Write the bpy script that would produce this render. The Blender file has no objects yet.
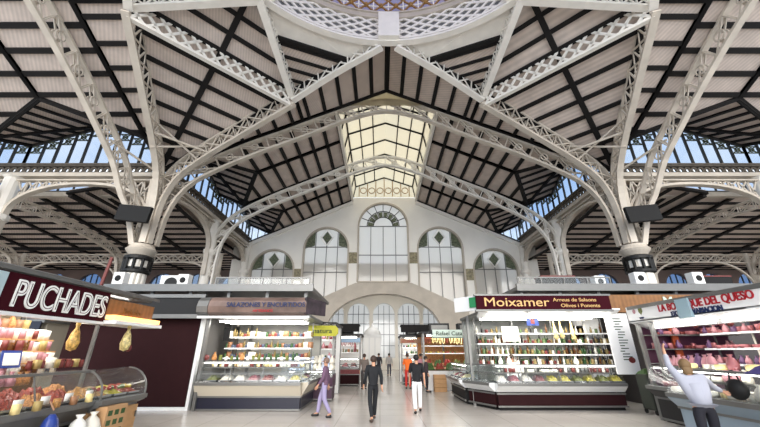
import bpy, bmesh, math, random
from mathutils import Vector, Matrix
random.seed(7)
sc = bpy.context.scene
COL = sc.collection
V = Vector
PI = math.pi
def srgb(r, g, b):
    f = lambda c: (c/255/12.92) if c/255 <= .04045 else ((c/255+.055)/1.055)**2.4
    return (f(r), f(g), f(b), 1)
# ------------------------------------------------------------------ materials
def mat(name, rgb, rough=.6, metal=0, noise=0, scale=4, emit=0, spec=.4, wave=None):
    m = bpy.data.materials.new(name); m.use_nodes = True
    nt = m.node_tree; b = nt.nodes['Principled BSDF']
    c = srgb(*rgb)
    b.inputs['Base Color'].default_value = c
    b.inputs['Roughness'].default_value = rough
    b.inputs['Metallic'].default_value = metal
    b.inputs['Specular IOR Level'].default_value = spec
    if emit:
        b.inputs['Emission Color'].default_value = c
        b.inputs['Emission Strength'].default_value = emit
    src = None
    if noise:
        tc = nt.nodes.new('ShaderNodeTexCoord'); n = nt.nodes.new('ShaderNodeTexNoise')
        n.inputs['Scale'].default_value = scale; n.inputs['Detail'].default_value = 5
        nt.links.new(tc.outputs['Object'], n.inputs['Vector'])
        r = nt.nodes.new('ShaderNodeMapRange')
        r.inputs['From Min'].default_value = .3; r.inputs['From Max'].default_value = .7
        r.inputs['To Min'].default_value = 1-noise; r.inputs['To Max'].default_value = 1+noise*.5
        nt.links.new(n.outputs['Fac'], r.inputs['Value'])
        mx = nt.nodes.new('ShaderNodeVectorMath'); mx.operation = 'SCALE'
        mx.inputs[0].default_value = c[:3]
        nt.links.new(r.outputs['Result'], mx.inputs['Scale'])
        src = mx.outputs['Vector']
    if wave:
        sc_, amp, axis = wave
        tc = nt.nodes.new('ShaderNodeTexCoord'); w = nt.nodes.new('ShaderNodeTexWave')
        w.bands_direction = axis; w.inputs['Scale'].default_value = sc_
        nt.links.new(tc.outputs['Object'], w.inputs['Vector'])
        r = nt.nodes.new('ShaderNodeMapRange')
        r.inputs['To Min'].default_value = 1-amp; r.inputs['To Max'].default_value = 1
        nt.links.new(w.outputs['Fac'], r.inputs['Value'])
        mx = nt.nodes.new('ShaderNodeVectorMath'); mx.operation = 'SCALE'
        if src: nt.links.new(src, mx.inputs[0])
        else: mx.inputs[0].default_value = c[:3]
        nt.links.new(r.outputs['Result'], mx.inputs['Scale'])
        src = mx.outputs['Vector']
    if src: nt.links.new(src, b.inputs['Base Color'])
    return m
def glass(name, rgb, trans=.85, diffuse=(200, 200, 200), gloss=.06):
    """thin pane: lets light through with a tint, scatters a part of it, reflects a little"""
    m = bpy.data.materials.new(name); m.use_nodes = True; nt = m.node_tree; nt.nodes.clear()
    o = nt.nodes.new('ShaderNodeOutputMaterial')
    t = nt.nodes.new('ShaderNodeBsdfTransparent'); t.inputs[0].default_value = srgb(*rgb)
    d = nt.nodes.new('ShaderNodeBsdfTranslucent'); d.inputs[0].default_value = srgb(*diffuse)
    df = nt.nodes.new('ShaderNodeBsdfDiffuse'); df.inputs[0].default_value = srgb(*diffuse)
    g = nt.nodes.new('ShaderNodeBsdfGlossy'); g.inputs['Roughness'].default_value = .08
    m0 = nt.nodes.new('ShaderNodeMixShader'); m0.inputs[0].default_value = .45
    nt.links.new(d.outputs[0], m0.inputs[1]); nt.links.new(df.outputs[0], m0.inputs[2])
    m1 = nt.nodes.new('ShaderNodeMixShader'); m1.inputs[0].default_value = trans
    nt.links.new(m0.outputs[0], m1.inputs[1]); nt.links.new(t.outputs[0], m1.inputs[2])
    m2 = nt.nodes.new('ShaderNodeMixShader'); m2.inputs[0].default_value = gloss
    nt.links.new(m1.outputs[0], m2.inputs[1]); nt.links.new(g.outputs[0], m2.inputs[2])
    nt.links.new(m2.outputs[0], o.inputs[0])
    return m
STEEL = mat('painted_steel', (204, 194, 180), .5, noise=.16, scale=1.5)
STEELW = mat('white_painted_steel', (238, 233, 224), .45, noise=.08, scale=2)
PANEL = mat('roof_boards', (212, 197, 186), .8, noise=.12, scale=2, wave=(3.5, .16, 'DIAGONAL'))
TIMBER = mat('dark_roof_timber', (13, 9, 8), .8, noise=.3)
FRIEZE = mat('cast_frieze', (98, 90, 80), .6, noise=.3, scale=6)
WALL = mat('white_plaster', (250, 246, 238), .8, noise=.06, scale=.6)
AWALL = mat('brown_plaster', (120, 104, 98), .85, noise=.15, scale=.7)  # brown plaster of the aisle end walls, slightly mottled
STONE = mat('beige_stone', (196, 186, 172), .75, noise=.12, scale=1.2)
TILEB = mat('patterned_tile', (150, 140, 110), .5, noise=.5, scale=6)
GREEN = mat('green_mosaic', (104, 112, 88), .4, noise=.6, scale=7)
DKFRAME = mat('dark_window_frame', (60, 60, 58), .5)
SKYGL = glass('clear_roof_glass', (158, 172, 190), .93, (180, 190, 200))
CREAM = glass('cream_lantern_glass', (226, 212, 182), .2, (206, 194, 166))
FROST = glass('frosted_window_glass', (240, 240, 240), .1, (236, 234, 230))
VGLASS = glass('showcase_glass', (252, 254, 254), .97, gloss=.05)
LILAC = glass('lilac_dome_glass', (116, 106, 140), .3, (150, 143, 164))
GOLD = mat('gold_mosaic', (160, 120, 66), .5, noise=.3, scale=10)
BLACK = mat('black_plastic', (7, 7, 8), .7)
BLACKM = mat('black_iron', (22, 22, 22), .45, .3)
ALU = mat('aluminium', (118, 118, 116), .35, .5, noise=.06)
ALUW = mat('white_aluminium', (225, 226, 226), .35)
MAROON = mat('maroon_panel', (42, 20, 22), .75, noise=.08, spec=.1)
MAROONS = mat('maroon_sign', (54, 9, 20), .75, spec=.1)
NAVY = mat('navy_plinth', (22, 24, 42), .4)
BEIGEP = mat('beige_panel', (190, 182, 166), .4)
WOOD = mat('honey_wood', (142, 98, 56), .5, noise=.22, scale=5, wave=(2, .2, 'X'))
WOODL = mat('light_wood_door', (190, 146, 98), .5, noise=.15, scale=5)
GREYP = mat('blue_grey_panel', (140, 156, 168), .3)
WHITE = mat('white_sign', (238, 238, 236), .4)
TUBE = mat('fluorescent_tube', (255, 252, 245), .5, emit=9)
TUBEO = mat('warm_tube', (255, 190, 110), .5, emit=1.6)
LETW = mat('white_letters', (245, 245, 240), .5)
LETG = mat('gold_letters', (214, 172, 110), .4)
LETR = mat('red_letters', (170, 22, 36), .5)
LETB = mat('navy_letters', (24, 40, 84), .5)
LETN = mat('dark_green_letters', (30, 60, 30), .5)
def floor_mat():
    m = mat('polished_floor', (200, 194, 186), .2, noise=.10, scale=.5, spec=.6)
    nt = m.node_tree; b = nt.nodes['Principled BSDF']
    tc = nt.nodes.new('ShaderNodeTexCoord'); br = nt.nodes.new('ShaderNodeTexBrick')
    br.offset = 0; br.inputs['Scale'].default_value = 1
    br.inputs['Brick Width'].default_value = 1.2; br.inputs['Row Height'].default_value = 1.2
    br.inputs['Mortar Size'].default_value = .012
    br.inputs['Color1'].default_value = (1, 1, 1, 1); br.inputs['Color2'].default_value = (.95, .95, .95, 1)
    br.inputs['Mortar'].default_value = (.72, .71, .7, 1)
    nt.links.new(tc.outputs['Object'], br.inputs['Vector'])
    src = b.inputs['Base Color'].links[0].from_socket
    mx = nt.nodes.new('ShaderNodeVectorMath'); mx.operation = 'MULTIPLY'
    nt.links.new(src, mx.inputs[0]); nt.links.new(br.outputs['Color'], mx.inputs[1])
    nt.links.new(mx.outputs['Vector'], b.inputs['Base Color'])
    return m
FLOOR = floor_mat()
# ------------------------------------------------------------------ mesh building
class MB:
    def __init__(s): s.v = []; s.f = []
    def add(s, vs, fs):
        o = len(s.v); s.v += [tuple(p) for p in vs]; s.f += [tuple(i+o for i in f) for f in fs]; return s
    def box(s, a, b):
        x0, y0, z0 = a; x1, y1, z1 = b
        return s.add([(x0,y0,z0),(x1,y0,z0),(x1,y1,z0),(x0,y1,z0),(x0,y0,z1),(x1,y0,z1),(x1,y1,z1),(x0,y1,z1)],
                     [(3,2,1,0),(4,5,6,7),(0,1,5,4),(1,2,6,5),(2,3,7,6),(3,0,4,7)])
    def bar(s, p, q, w, h, side=None):
        p, q = V(p), V(q); t = q-p
        if t.length < 1e-5: return s
        t.normalize()
        if side is None:
            side = t.cross(V((0,0,1)))
            if side.length < .05: side = V((1,0,0))
        side = V(side); side = (side - t*side.dot(t)).normalized()
        n = side.cross(t).normalized(); a = side*w/2; b = n*h/2
        return s.add([p-a-b,p+a-b,p+a+b,p-a+b,q-a-b,q+a-b,q+a+b,q-a+b],
                     [(0,1,2,3),(7,6,5,4),(1,0,4,5),(2,1,5,6),(3,2,6,7),(0,3,7,4)])
    def sweep(s, pts, sides, norms, w, h, closed=False):
        o = len(s.v); n = len(pts)
        for p, a, b in zip(pts, sides, norms):
            for i, j in ((-1,-1),(1,-1),(1,1),(-1,1)): s.v.append(tuple(p+a*(w/2*i)+b*(h/2*j)))
        for i in range(n if closed else n-1):
            k = (i+1) % n
            for c in range(4):
                d = (c+1) % 4; s.f.append((o+i*4+c, o+i*4+d, o+k*4+d, o+k*4+c))
        if not closed: s.f.append((o+3,o+2,o+1,o)); s.f.append(tuple(o+(n-1)*4+c for c in range(4)))
        return s
    def tube(s, pts, r, n=8):
        pts = [V(p) for p in pts]; o = len(s.v); m = len(pts)
        rs = r if isinstance(r, (list, tuple)) else [r]*m
        for i, p in enumerate(pts):
            t = (pts[min(i+1,m-1)]-pts[max(i-1,0)]).normalized()
            a = t.cross(V((0,0,1)));  a = V((1,0,0)) if a.length < .05 else a.normalized()
            b = t.cross(a)
            for k in range(n):
                an = 2*PI*k/n; s.v.append(tuple(p+(a*math.cos(an)+b*math.sin(an))*rs[i]))
        for i in range(m-1):
            for k in range(n):
                d = (k+1) % n; s.f.append((o+i*n+k, o+i*n+d, o+(i+1)*n+d, o+(i+1)*n+k))
        s.f.append(tuple(o+k for k in reversed(range(n)))); s.f.append(tuple(o+(m-1)*n+k for k in range(n)))
        return s
    def lathe(s, prof, c=(0,0,0), n=16, arc=None):
        o = len(s.v); c = V(c)
        for r, z in prof:
            for k in range(n):
                an = 2*PI*k/n; s.v.append((c.x+r*math.cos(an), c.y+r*math.sin(an), c.z+z))
        for i in range(len(prof)-1):
            for k in range(n):
                d = (k+1) % n; s.f.append((o+i*n+k, o+i*n+d, o+(i+1)*n+d, o+(i+1)*n+k))
        return s
    def ball(s, c, r, n=8, m=6, squash=(1,1,1)):
        o = len(s.v)
        for i in range(m+1):
            th = PI*i/m
            for k in range(n):
                a = 2*PI*k/n
                s.v.append((c[0]+r*squash[0]*math.sin(th)*math.cos(a), c[1]+r*squash[1]*math.sin(th)*math.sin(a), c[2]+r*squash[2]*math.cos(th)))
        for i in range(m):
            for k in range(n):
                d = (k+1) % n; s.f.append((o+i*n+k, o+(i+1)*n+k, o+(i+1)*n+d, o+i*n+d))
        return s
    def prism(s, pts, off):
        n = len(pts); off = V(off); pts = [V(p) for p in pts]
        return s.add(pts+[p+off for p in pts], [tuple(reversed(range(n))), tuple(range(n, 2*n))]+[(i,(i+1)%n,(i+1)%n+n,i+n) for i in range(n)])
    def heap(s, x0, x1, y0, y1, z, h, n=14, m=6, seed=0):
        """lumpy pile surface"""
        rr = random.Random(seed); o = len(s.v)
        for j in range(m+1):
            for i in range(n+1):
                fx, fy = i/n, j/m
                e = min(1, 5*min(fx,1-fx))*min(1, 3*min(fy,1-fy))
                s.v.append((x0+(x1-x0)*fx, y0+(y1-y0)*fy, z+h*e*(.5+.5*rr.random())))
        for j in range(m):
            for i in range(n):
                a = o+j*(n+1)+i; s.f.append((a,a+1,a+n+2,a+n+1))
        return s
    def mesh(s, name, m, smooth=False):
        me = bpy.data.meshes.new(name); me.from_pydata(s.v, [], s.f)
        bm = bmesh.new(); bm.from_mesh(me); bmesh.ops.recalc_face_normals(bm, faces=bm.faces); bm.to_mesh(me); bm.free()
        if smooth:
            for p in me.polygons: p.use_smooth = True
        me.materials.append(m); me.update(); return me
    def build(s, name, m, parent=None, loc=None, smooth=False, world=False, bevel=0):
        if world and parent is not None:
            l = parent.location; s.v = [(x-l.x, y-l.y, z-l.z) for x, y, z in s.v]
        if loc is not None and world:
            s.v = [(x-loc[0], y-loc[1], z-loc[2]) for x, y, z in s.v]
        o = bpy.data.objects.new(name, s.mesh(name, m, smooth)); COL.objects.link(o)
        if parent: o.parent = parent
        if loc is not None: o.location = loc
        if bevel:
            b = o.modifiers.new('bevel', 'BEVEL'); b.width = bevel; b.segments = 2
        return o
def tag(o, label=None, cat=None, group=None, kind=None):
    if label: o['label'] = label
    if cat: o['category'] = cat
    if group: o['group'] = group
    if kind: o['kind'] = kind
    return o
def empty(name, loc, label, cat, group=None, rz=0):
    o = bpy.data.objects.new(name, None); COL.objects.link(o); o.location = loc; o.rotation_euler.z = rz
    o.empty_display_size = .2
    return tag(o, label, cat, group)
def struct(o): o['kind'] = 'structure'; return o
def copy_tree(o, parent=None):
    c = o.copy(); COL.objects.link(c)
    if parent: c.parent = parent
    for ch in list(o.children): copy_tree(ch, c)
    return c
def spline(pts, n):
    """Catmull-Rom through pts, n samples evenly by length"""
    P = [V(p) for p in pts]; P = [P[0]*2-P[1]]+P+[P[-1]*2-P[-2]]; out = []
    for i in range(1, len(P)-2):
        for k in range(16):
            t = k/16; a, b, c, d = P[i-1:i+3]
            out.append(.5*((2*b)+(c-a)*t+(2*a-5*b+4*c-d)*t*t+(3*b-a-3*c+d)*t**3))
    out.append(P[-2]); L = [0]
    for i in range(1, len(out)): L.append(L[-1]+(out[i]-out[i-1]).length)
    res = []; j = 0
    for k in range(n+1):
        d = L[-1]*k/n
        while j < len(L)-2 and L[j+1] < d: j += 1
        f = (d-L[j])/max(1e-9, L[j+1]-L[j]); res.append(out[j].lerp(out[j+1], min(1, max(0, f))))
    return res
# ------------------------------------------------------------------ frame of the hall
CX, CY, H0 = .4, 4.1, 1.8
def A(arm, u, v, z):
    if arm == 'nave': return V((CX+u, CY+v, z))
    if arm == 'left': return V((CX-v, CY+u, z))
    return V((CX+v, CY+u, z))
def Zr(u): return 16.65-.45*abs(u)
# roof panels -------------------------------------------------------
def roof_panel(name, pts, run, spacing, start=None, w=.2, h=.09, cross=(), edges=True, thick=.1, bat=TIMBER, pm=None):
    pts = [V(p) for p in pts]; n = (pts[1]-pts[0]).cross(pts[2]-pts[0]).normalized()
    if n.z < 0: n = -n
    o = MB().prism(pts, n*thick).build(name, pm or PANEL); struct(o)
    run = V(run); run = (run-n*run.dot(n)).normalized(); acr = n.cross(run)
    b = MB()
    def clip(d, q):      # line q + t d inside convex polygon
        side = n.cross(d); lo = []; m = len(pts)
        for i in range(m):
            p, r = pts[i], pts[(i+1) % m]; a = (p-q).dot(side); c = (r-q).dot(side)
            if a*c < 0: lo.append((p+(r-p)*(a/(a-c))-q).dot(d))
        return (min(lo), max(lo)) if len(lo) >= 2 else None
    o0 = V(start) if start else pts[0]
    al = [(p-o0).dot(acr) for p in pts]
    k = math.ceil(min(al)/spacing)
    while k*spacing < max(al):
        q = o0+acr*(k*spacing); c = clip(run, q)
        if c and c[1]-c[0] > .25: b.bar(q+run*c[0]-n*(h/2), q+run*c[1]-n*(h/2), w, h, acr)
        k += 1
    for q, d, ww in cross:
        d = V(d); d = (d-n*d.dot(n)).normalized(); c = clip(d, V(q))
        if c: b.bar(V(q)+d*c[0]-n*(h*.8), V(q)+d*c[1]-n*(h*.8), ww, h*1.5, n.cross(d))
    if edges:
        for i in range(len(pts)):
            p, r = pts[i], pts[(i+1) % len(pts)]
            b.bar(p-n*h*.7, r-n*h*.7, .2, h*1.4, n.cross((r-p).normalized()))
    bo = b.build('roof_battens', bat); struct(bo); bo.parent = o
    return o
# trusses -----------------------------------------------------------
def truss(name, label, cat, group, path, pn, depth=.85, width=.4, n=10, chord=.12, web=.07, m=STEEL, style='X', lowfirst=False, base=None):
    pts = spline(path, n*2); N = len(pts); pn = V(pn).normalized()
    tang = [(pts[min(i+1,N-1)]-pts[max(i-1,0)]).normalized() for i in range(N)]
    nr = [t.cross(pn).normalized() for t in tang]
    sgn = 1 if sum(v.z for v in nr) > 0 else -1
    nr = [v*sgn for v in nr]; sd = [pn]*N
    dp = depth if callable(depth) else (lambda f: depth)
    lo = [p-v*dp(i/(N-1))/2 for i, (p, v) in enumerate(zip(pts, nr))]; hi = [p+v*dp(i/(N-1))/2 for i, (p, v) in enumerate(zip(pts, nr))]
    root = empty(name, base or pts[0], label, cat, group)
    MB().sweep(lo, sd, nr, width, chord).build('lower_chord', m, root, world=True)
    MB().sweep(hi, sd, nr, width, chord).build('upper_chord', m, root, world=True)
    wb = MB()
    for off in (-width/2+.04, width/2-.04):
        s = pn*off
        for i in range(0, N-1, 2):
            j = min(i+2, N-1)
            wb.bar(lo[i]+s, hi[i]+s, web, web*.6, pn)
            if style == 'X':
                wb.bar(lo[i]+s, hi[j]+s, web, web*.5, tang[i].cross(pn)); wb.bar(hi[i]+s, lo[j]+s, web, web*.5, tang[i].cross(pn))
            elif style == 'N':
                wb.bar(lo[i]+s, hi[j]+s, web, web*.5, tang[i].cross(pn))
                # round eyelet in the middle of the bay
                c = (lo[i]+hi[j])/2+s
                t0, n0 = tang[i], nr[i]; r = dp(i/(N-1))*.24
                ring = [c+t0*math.cos(a)*r+n0*math.sin(a)*r for a in [2*PI*k/10 for k in range(10)]]
                nn = [(q-c).normalized() for q in ring]
                wb.sweep(ring, [pn]*10, nn, .05, web*.8, True)
    wb.build('truss_web', m, root, world=True)
    return root
def lattice_girder(name, label, group, p, q, z0, z1, cells, m=STEELW, rows=2, width=.16):
    p, q = V(p), V(q); d = (q-p); L = d.length; t = d.normalized(); s = t.cross(V((0,0,1))).normalized()
    zup = V((0,0,1)); root = empty(name, (p.x, p.y, p.z+z0), label, 'girder', group)
    a = lambda f, z: p+d*f+zup*z
    for nm, z in (('lower_chord', z0), ('upper_chord', z1)):
        MB().bar(a(0, z), a(1, z), width*1.3, .12, s).build(nm, m, root, world=True)
    wb = MB(); h = z1-z0
    step = L/cells; slope = h/rows
    # diagonal bars of a diamond lattice
    n = cells
    for i in range(-rows, n+1):
        for sg in (1, -1):
            x0, x1 = i/n, (i+rows)/n; za, zb = (z0, z1) if sg > 0 else (z1, z0)
            if x0 < 0: za = za+(zb-za)*(0-x0)/(x1-x0); x0 = 0
            if x1 > 1: zb = za+(zb-za)*(1-x0)/(x1-x0); x1 = 1
            if x1-x0 < .002: continue
            wb.bar(a(x0, za), a(x1, zb), width*.4, .11, s)
    wb.build('lattice_web', m, root, world=True)
    return root
# ------------------------------------------------------------------ floor
struct(MB().box((-46, -10, -.2), (46, 48, 0)).build('floor', FLOOR))
# ------------------------------------------------------------------ roofs
S = 12.3
def arm_roof(arm, vs, lantern):
    u0 = 3.1 if lantern else 0
    sides = (1, -1) if arm == 'nave' else (1,)
    for s in sides:
        for v0, v1 in zip(vs[:-1], vs[1:]):
            vm = (v0+v1)/2
            for va, ua, vb, ub in ((v0, 10.45, vm, 8.55), (vm, 8.55, v1, 10.45)):
                P = [A(arm, s*u0, va, Zr(u0)), A(arm, s*u0, vb, Zr(u0)), A(arm, s*ub, vb, Zr(ub)), A(arm, s*ua, va, Zr(ua))]
                run = A(arm, 0, 1, 0)-A(arm, 0, 0, 0)
                roof_panel('ceiling', P, run, .97, start=A(arm, s*3.1, va, Zr(3.1)), w=.23)
            # dormer faces rising outwards to the clerestory
            pk, inn = A(arm, s*12.45, vm, 14.2), A(arm, s*8.55, vm, Zr(8.55))
            for ve in (v0, v1):
                low, val = A(arm, s*12.45, ve, 12.8), A(arm, s*10.45, ve, Zr(10.45))
                run = low-val
                roof_panel('ceiling', [pk, inn, val], run, .62, w=.16, edges=True, h=.08)
                roof_panel('ceiling', [pk, val, low], run, .62, start=val, w=.16, edges=True, h=.08)
nave_v = [12.3, 18.9, 25.5]
side_v = [12.3, 20.3, 28.3, 36.3]
arm_roof('nave', nave_v, True); arm_roof('left', side_v, False); arm_roof('right', side_v, False)
# crossing: slopes between the first arch and the ring
ring_r, n1u, n1v = 7.3, 4.95, 9.95
for arm in ('nave', 'left', 'right'):
    for s in ((1, -1) if arm == 'nave' else (1,)):
        run = A(arm, 0, 1, 0)-A(arm, 0, 0, 0)
        st = A(arm, 0, 12.3, Zr(0))
        roof_panel('ceiling', [A(arm, 0, ring_r, Zr(0)), A(arm, s*n1u, n1v, Zr(n1u)), A(arm, s*n1u, 12.3, Zr(n1u)), A(arm, 0, 12.3, Zr(0))], run, 1.0, start=st)
        roof_panel('ceiling', [A(arm, s*n1u, n1v, Zr(n1u)), A(arm, s*12.3, 12.3, Zr(12.3)), A(arm, s*n1u, 12.3, Zr(n1u))], run, 1.0, start=st)
ZN = Zr(n1u); ZR = 14.9
r45 = ring_r*math.sqrt(.5)
for sx in (1, -1):
    W = lambda a, b, z: V((CX+sx*a, CY+b, z))
    N1, N2, K = W(n1u, n1v, ZN), W(n1v, n1u, ZN), W(12.3, 12.3, Zr(12.3))
    R45, R0, R90 = W(r45, r45, 16.6), W(0, ring_r, 15.1), W(ring_r, 0, 15.1)
    dg = N2-N1; mid = (N1+N2)/2
    roof_panel('ceiling', [N1, N2, K], dg, .95, cross=((mid+dg*.02, K-mid, .24),))
    roof_panel('ceiling', [N1, N2, R45], dg, .85, cross=((mid+dg*.02, R45-mid, .24),))
    for NN, RR in ((N1, R0), (N2, R90)):
        RL = W(r45, r45, 15.1); NL = V((NN.x, NN.y, 14.55))
        # panel with battens near the node, white plate by the ring
        f = .62
        a, b = NL.lerp(RR, f), NL.lerp(RL, f)
        roof_panel('ceiling', [NL, a, b], a-b, .62, w=.14)
        pts = [a, RR]+[W(math.sin(an)*ring_r, math.cos(an)*ring_r, 15.1) if NN is N1 else W(math.cos(an)*ring_r, math.sin(an)*ring_r, 15.1) for an in (PI/16, PI/8, PI*3/16)]+[RL, b]
        o = MB().prism(pts, (0, 0, .1)).build('ceiling', STEELW); struct(o)
# ------------------------------------------------------------------ lantern along the nave ridge
lan = empty('roof_lantern', (CX, CY+12.3, 15.2), 'long glazed ridge lantern with cream glass above the nave', 'roof lantern')
mb = MB(); gm = MB(); gl = MB(); gr = MB()
for s in (1, -1):
    p0, p1 = A('nave', s*3.02, 12.4, 15.3), A('nave', s*3.02, 25.4, 15.3)
    mb.bar(p0, p1, .18, .5)
    up = [(2.95, 15.55), (2.75, 16.6), (0, 17.6)]
    for k in range(2):
        (ua, za), (ub, zb) = up[k], up[k+1]
        gl.add([A('nave', s*ua, 12.4, za), A('nave', s*ua, 25.4, za), A('nave', s*ub, 25.4, zb), A('nave', s*ub, 12.4, zb)], [(0,1,2,3)])
    gm.bar(A('nave', s*2.75, 12.4, 16.6), A('nave', s*2.75, 25.4, 16.6), .14, .14)
    for u in (.92, 1.84):
        z = 17.6-u*1/2.75
        gm.bar(A('nave', s*u, 12.4, z), A('nave', s*u, 25.4, z), .07, .1)
    for k in range(7):
        v = 12.5+k*12.8/6
        gm.bar(A('nave', s*2.95, v, 15.5), A('nave', s*2.75, v, 16.6), .1, .12)
        gm.bar(A('nave', s*2.75, v, 16.58), A('nave', 0, v, 17.58), .1, .12)
for v in (12.35, 25.45):
    gl.add([A('nave', -2.95, v, 15.5), A('nave', 2.95, v, 15.5), A('nave', 2.75, v, 16.6), A('nave', 0, v, 17.6), A('nave', -2.75, v, 16.6)], [(0,1,2,3,4)])
for k in range(-3, 4):
    gr.bar(A('nave', k*.8, 25.36, 15.6), A('nave', k*.8, 25.36, 17.5-abs(k)*.28), .08, .06)
for k in range(-3, 3):
    c = A('nave', k*.8+.4, 25.36, 16.2); r = .3
    ring = [c+V((math.cos(a)*r, 0, math.sin(a)*r)) for a in [2*PI*j/12 for j in range(12)]]
    gr.sweep(ring, [V((0,1,0))]*12, [(q-c).normalized() for q in ring], .05, .06, True)
mb.build('edge_beam', STEELW, lan, world=True); gm.build('glazing_bars', TIMBER, lan, world=True)
gl.build('lantern_glass', CREAM, lan, world=True); gr.build('gable_tracery', GOLD, lan, world=True)
# ------------------------------------------------------------------ arches and ribs
def half_arch(side=False, zb=6.8):
    if side: return [(12.3, zb), (11.85, 8.44), (11.3, 9.4), (10.4, 10.5), (9.3, 11.3), (7.3, 12.6), (5.2, 13.75), (2.2, 15.1), (0, 15.6)]
    return [(12.15, zb), (12.05, 8.4), (11.65, 9.7), (10.9, 10.7), (9.7, 11.5), (7.8, 12.5), (5.1, 13.7), (2.2, 15.05), (0, 15.6)]
def arch_points(arm, v, zb=6.8, full=True):
    h = half_arch(arm != 'nave', zb); L = [A(arm, u, v-(.65 if v == 13.2 and i == 0 else .3 if v == 13.2 and i == 1 else 0), z) for i, (u, z) in enumerate(h)]
    if full: L += [A(arm, -u, v, z) for u, z in reversed(h[:-1])]
    return L
truss('arched_truss', 'large arched truss spanning the nave nearest the dome', 'roof truss', 'arched trusses of the nave', arch_points('nave', 12.5), (0,1,0), .8, .28, 22, m=STEEL, style='N')
truss('arched_truss', 'arched truss spanning the nave midway, nearer the white end wall', 'roof truss', 'arched trusses of the nave', arch_points('nave', 18.9, 6.0), (0,1,0), .75, .28, 22, m=STEELW, style='N')
for arm, sn in (('left', 'left'), ('right', 'right')):
    for v, w in ((13.2, 'first'), (20.3, 'second')):
        pts = arch_points(arm, v, full=False)
        if v == 13.2: pts += [A(arm, -u, v, z) for u, z in ((2.2, 14.95),)]
        truss('arched_truss', f'{w} heavy arched truss over the {sn} arm, rising from its {"dome " if v==13.2 else "outer "}column', 'roof truss', 'arched trusses of the side arms', pts, (1,0,0), .85, .26, 14, m=STEEL, style='N')
for sx in (1, -1):
    sn = 'right' if sx > 0 else 'left'
    W = lambda a, b, z: V((CX+sx*a, CY+b, z))
    for sw in (0, 1):
        Q = (lambda a, b, z: W(a, b, z)) if not sw else (lambda a, b, z: W(b, a, z))
        pth = [Q(12.15, 12.15, 6.8), Q(12.1, 12.1, 8.6), Q(11.8, 12.0, 9.8), Q(11.15, 11.8, 10.75), Q(9.8, 11.4, 11.65), Q(8.1, 10.9, 12.5), Q(6.65, 10.46, 13.2), Q(n1u, n1v, 14.0)]
        d = pth[-1]-pth[0]; pn = V((0,0,1)).cross(V((d.x, d.y, 0)))
        truss('dome_rib', f'curved rib from the {sn} dome column to the {"front" if not sw else "side"} node of the octagon', 'rib', 'ribs carrying the dome', pth, pn, lambda f: .65+.3*f, .28, 13, m=STEEL, style='X')
        a, b = Q(n1u, n1v, 14.25), Q(.35, ring_r+.05, 14.95)
        d = b-a; pn = V((0,0,1)).cross(V((d.x, d.y, 0)))
        truss('ring_strut', f'white truss strut from the {sn} {"front" if not sw else "side"} node to the middle of the dome ring', 'strut', 'struts around the dome ring', [a, a.lerp(b, .5)+V((0,0,.12)), b], pn, lambda f: .95-.25*f, .3, 6, m=STEELW, style='X')
        b = Q(r45, r45, 14.95); d = b-a; pn = V((0,0,1)).cross(V((d.x, d.y, 0)))
        truss('ring_strut', f'white perforated strut from the {sn} {"front" if not sw else "side"} node to the dome ring corner', 'strut', 'struts around the dome ring', [a, a.lerp(b, .5), b], pn, .6, .3, 9, chord=.1, m=STEELW, style='X')
    # lattice beam and the arch plates at its outer end
    lattice_girder('lattice_beam', f'white diamond lattice beam across the {sn} corner of the octagon', 'lattice beams of the octagon', W(n1u, n1v, 0), W(n1v, n1u, 0), 13.5, 14.75, 12, rows=2)
# small tie rods at the head of each dome column
for sx in (1, -1):
    W = lambda a, b, z: V((CX+sx*a, CY+b, z))
    root = empty('tie_rod_fan', W(12.3, 12.3, 10.2), f'fan of thin tie rods at the head of the {"right" if sx > 0 else "left"} dome column', 'tie rods', 'tie rod fans')
    for p, q in ((W(9.3, 11.3, 11.5), W(11.3, 9.3, 11.5)), (W(9.9, 11.5, 11.1), W(11.2, 9.6, 12.1)), (W(9.6, 11.4, 12.0), W(11.5, 9.9, 11.0)), (W(12.1, 12.1, 9.6), W(9.9, 11.5, 11.4)), (W(12.1, 12.1, 9.6), W(11.5, 9.9, 11.4)), (W(12.1, 12.1, 10.6), W(9.6, 13.0, 11.4)), (W(12.1, 12.1, 10.6), W(13.3, 9.6, 11.2))):
        MB().tube([p, q], .055, 6).build('rod', STEEL, root, world=True)
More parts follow.
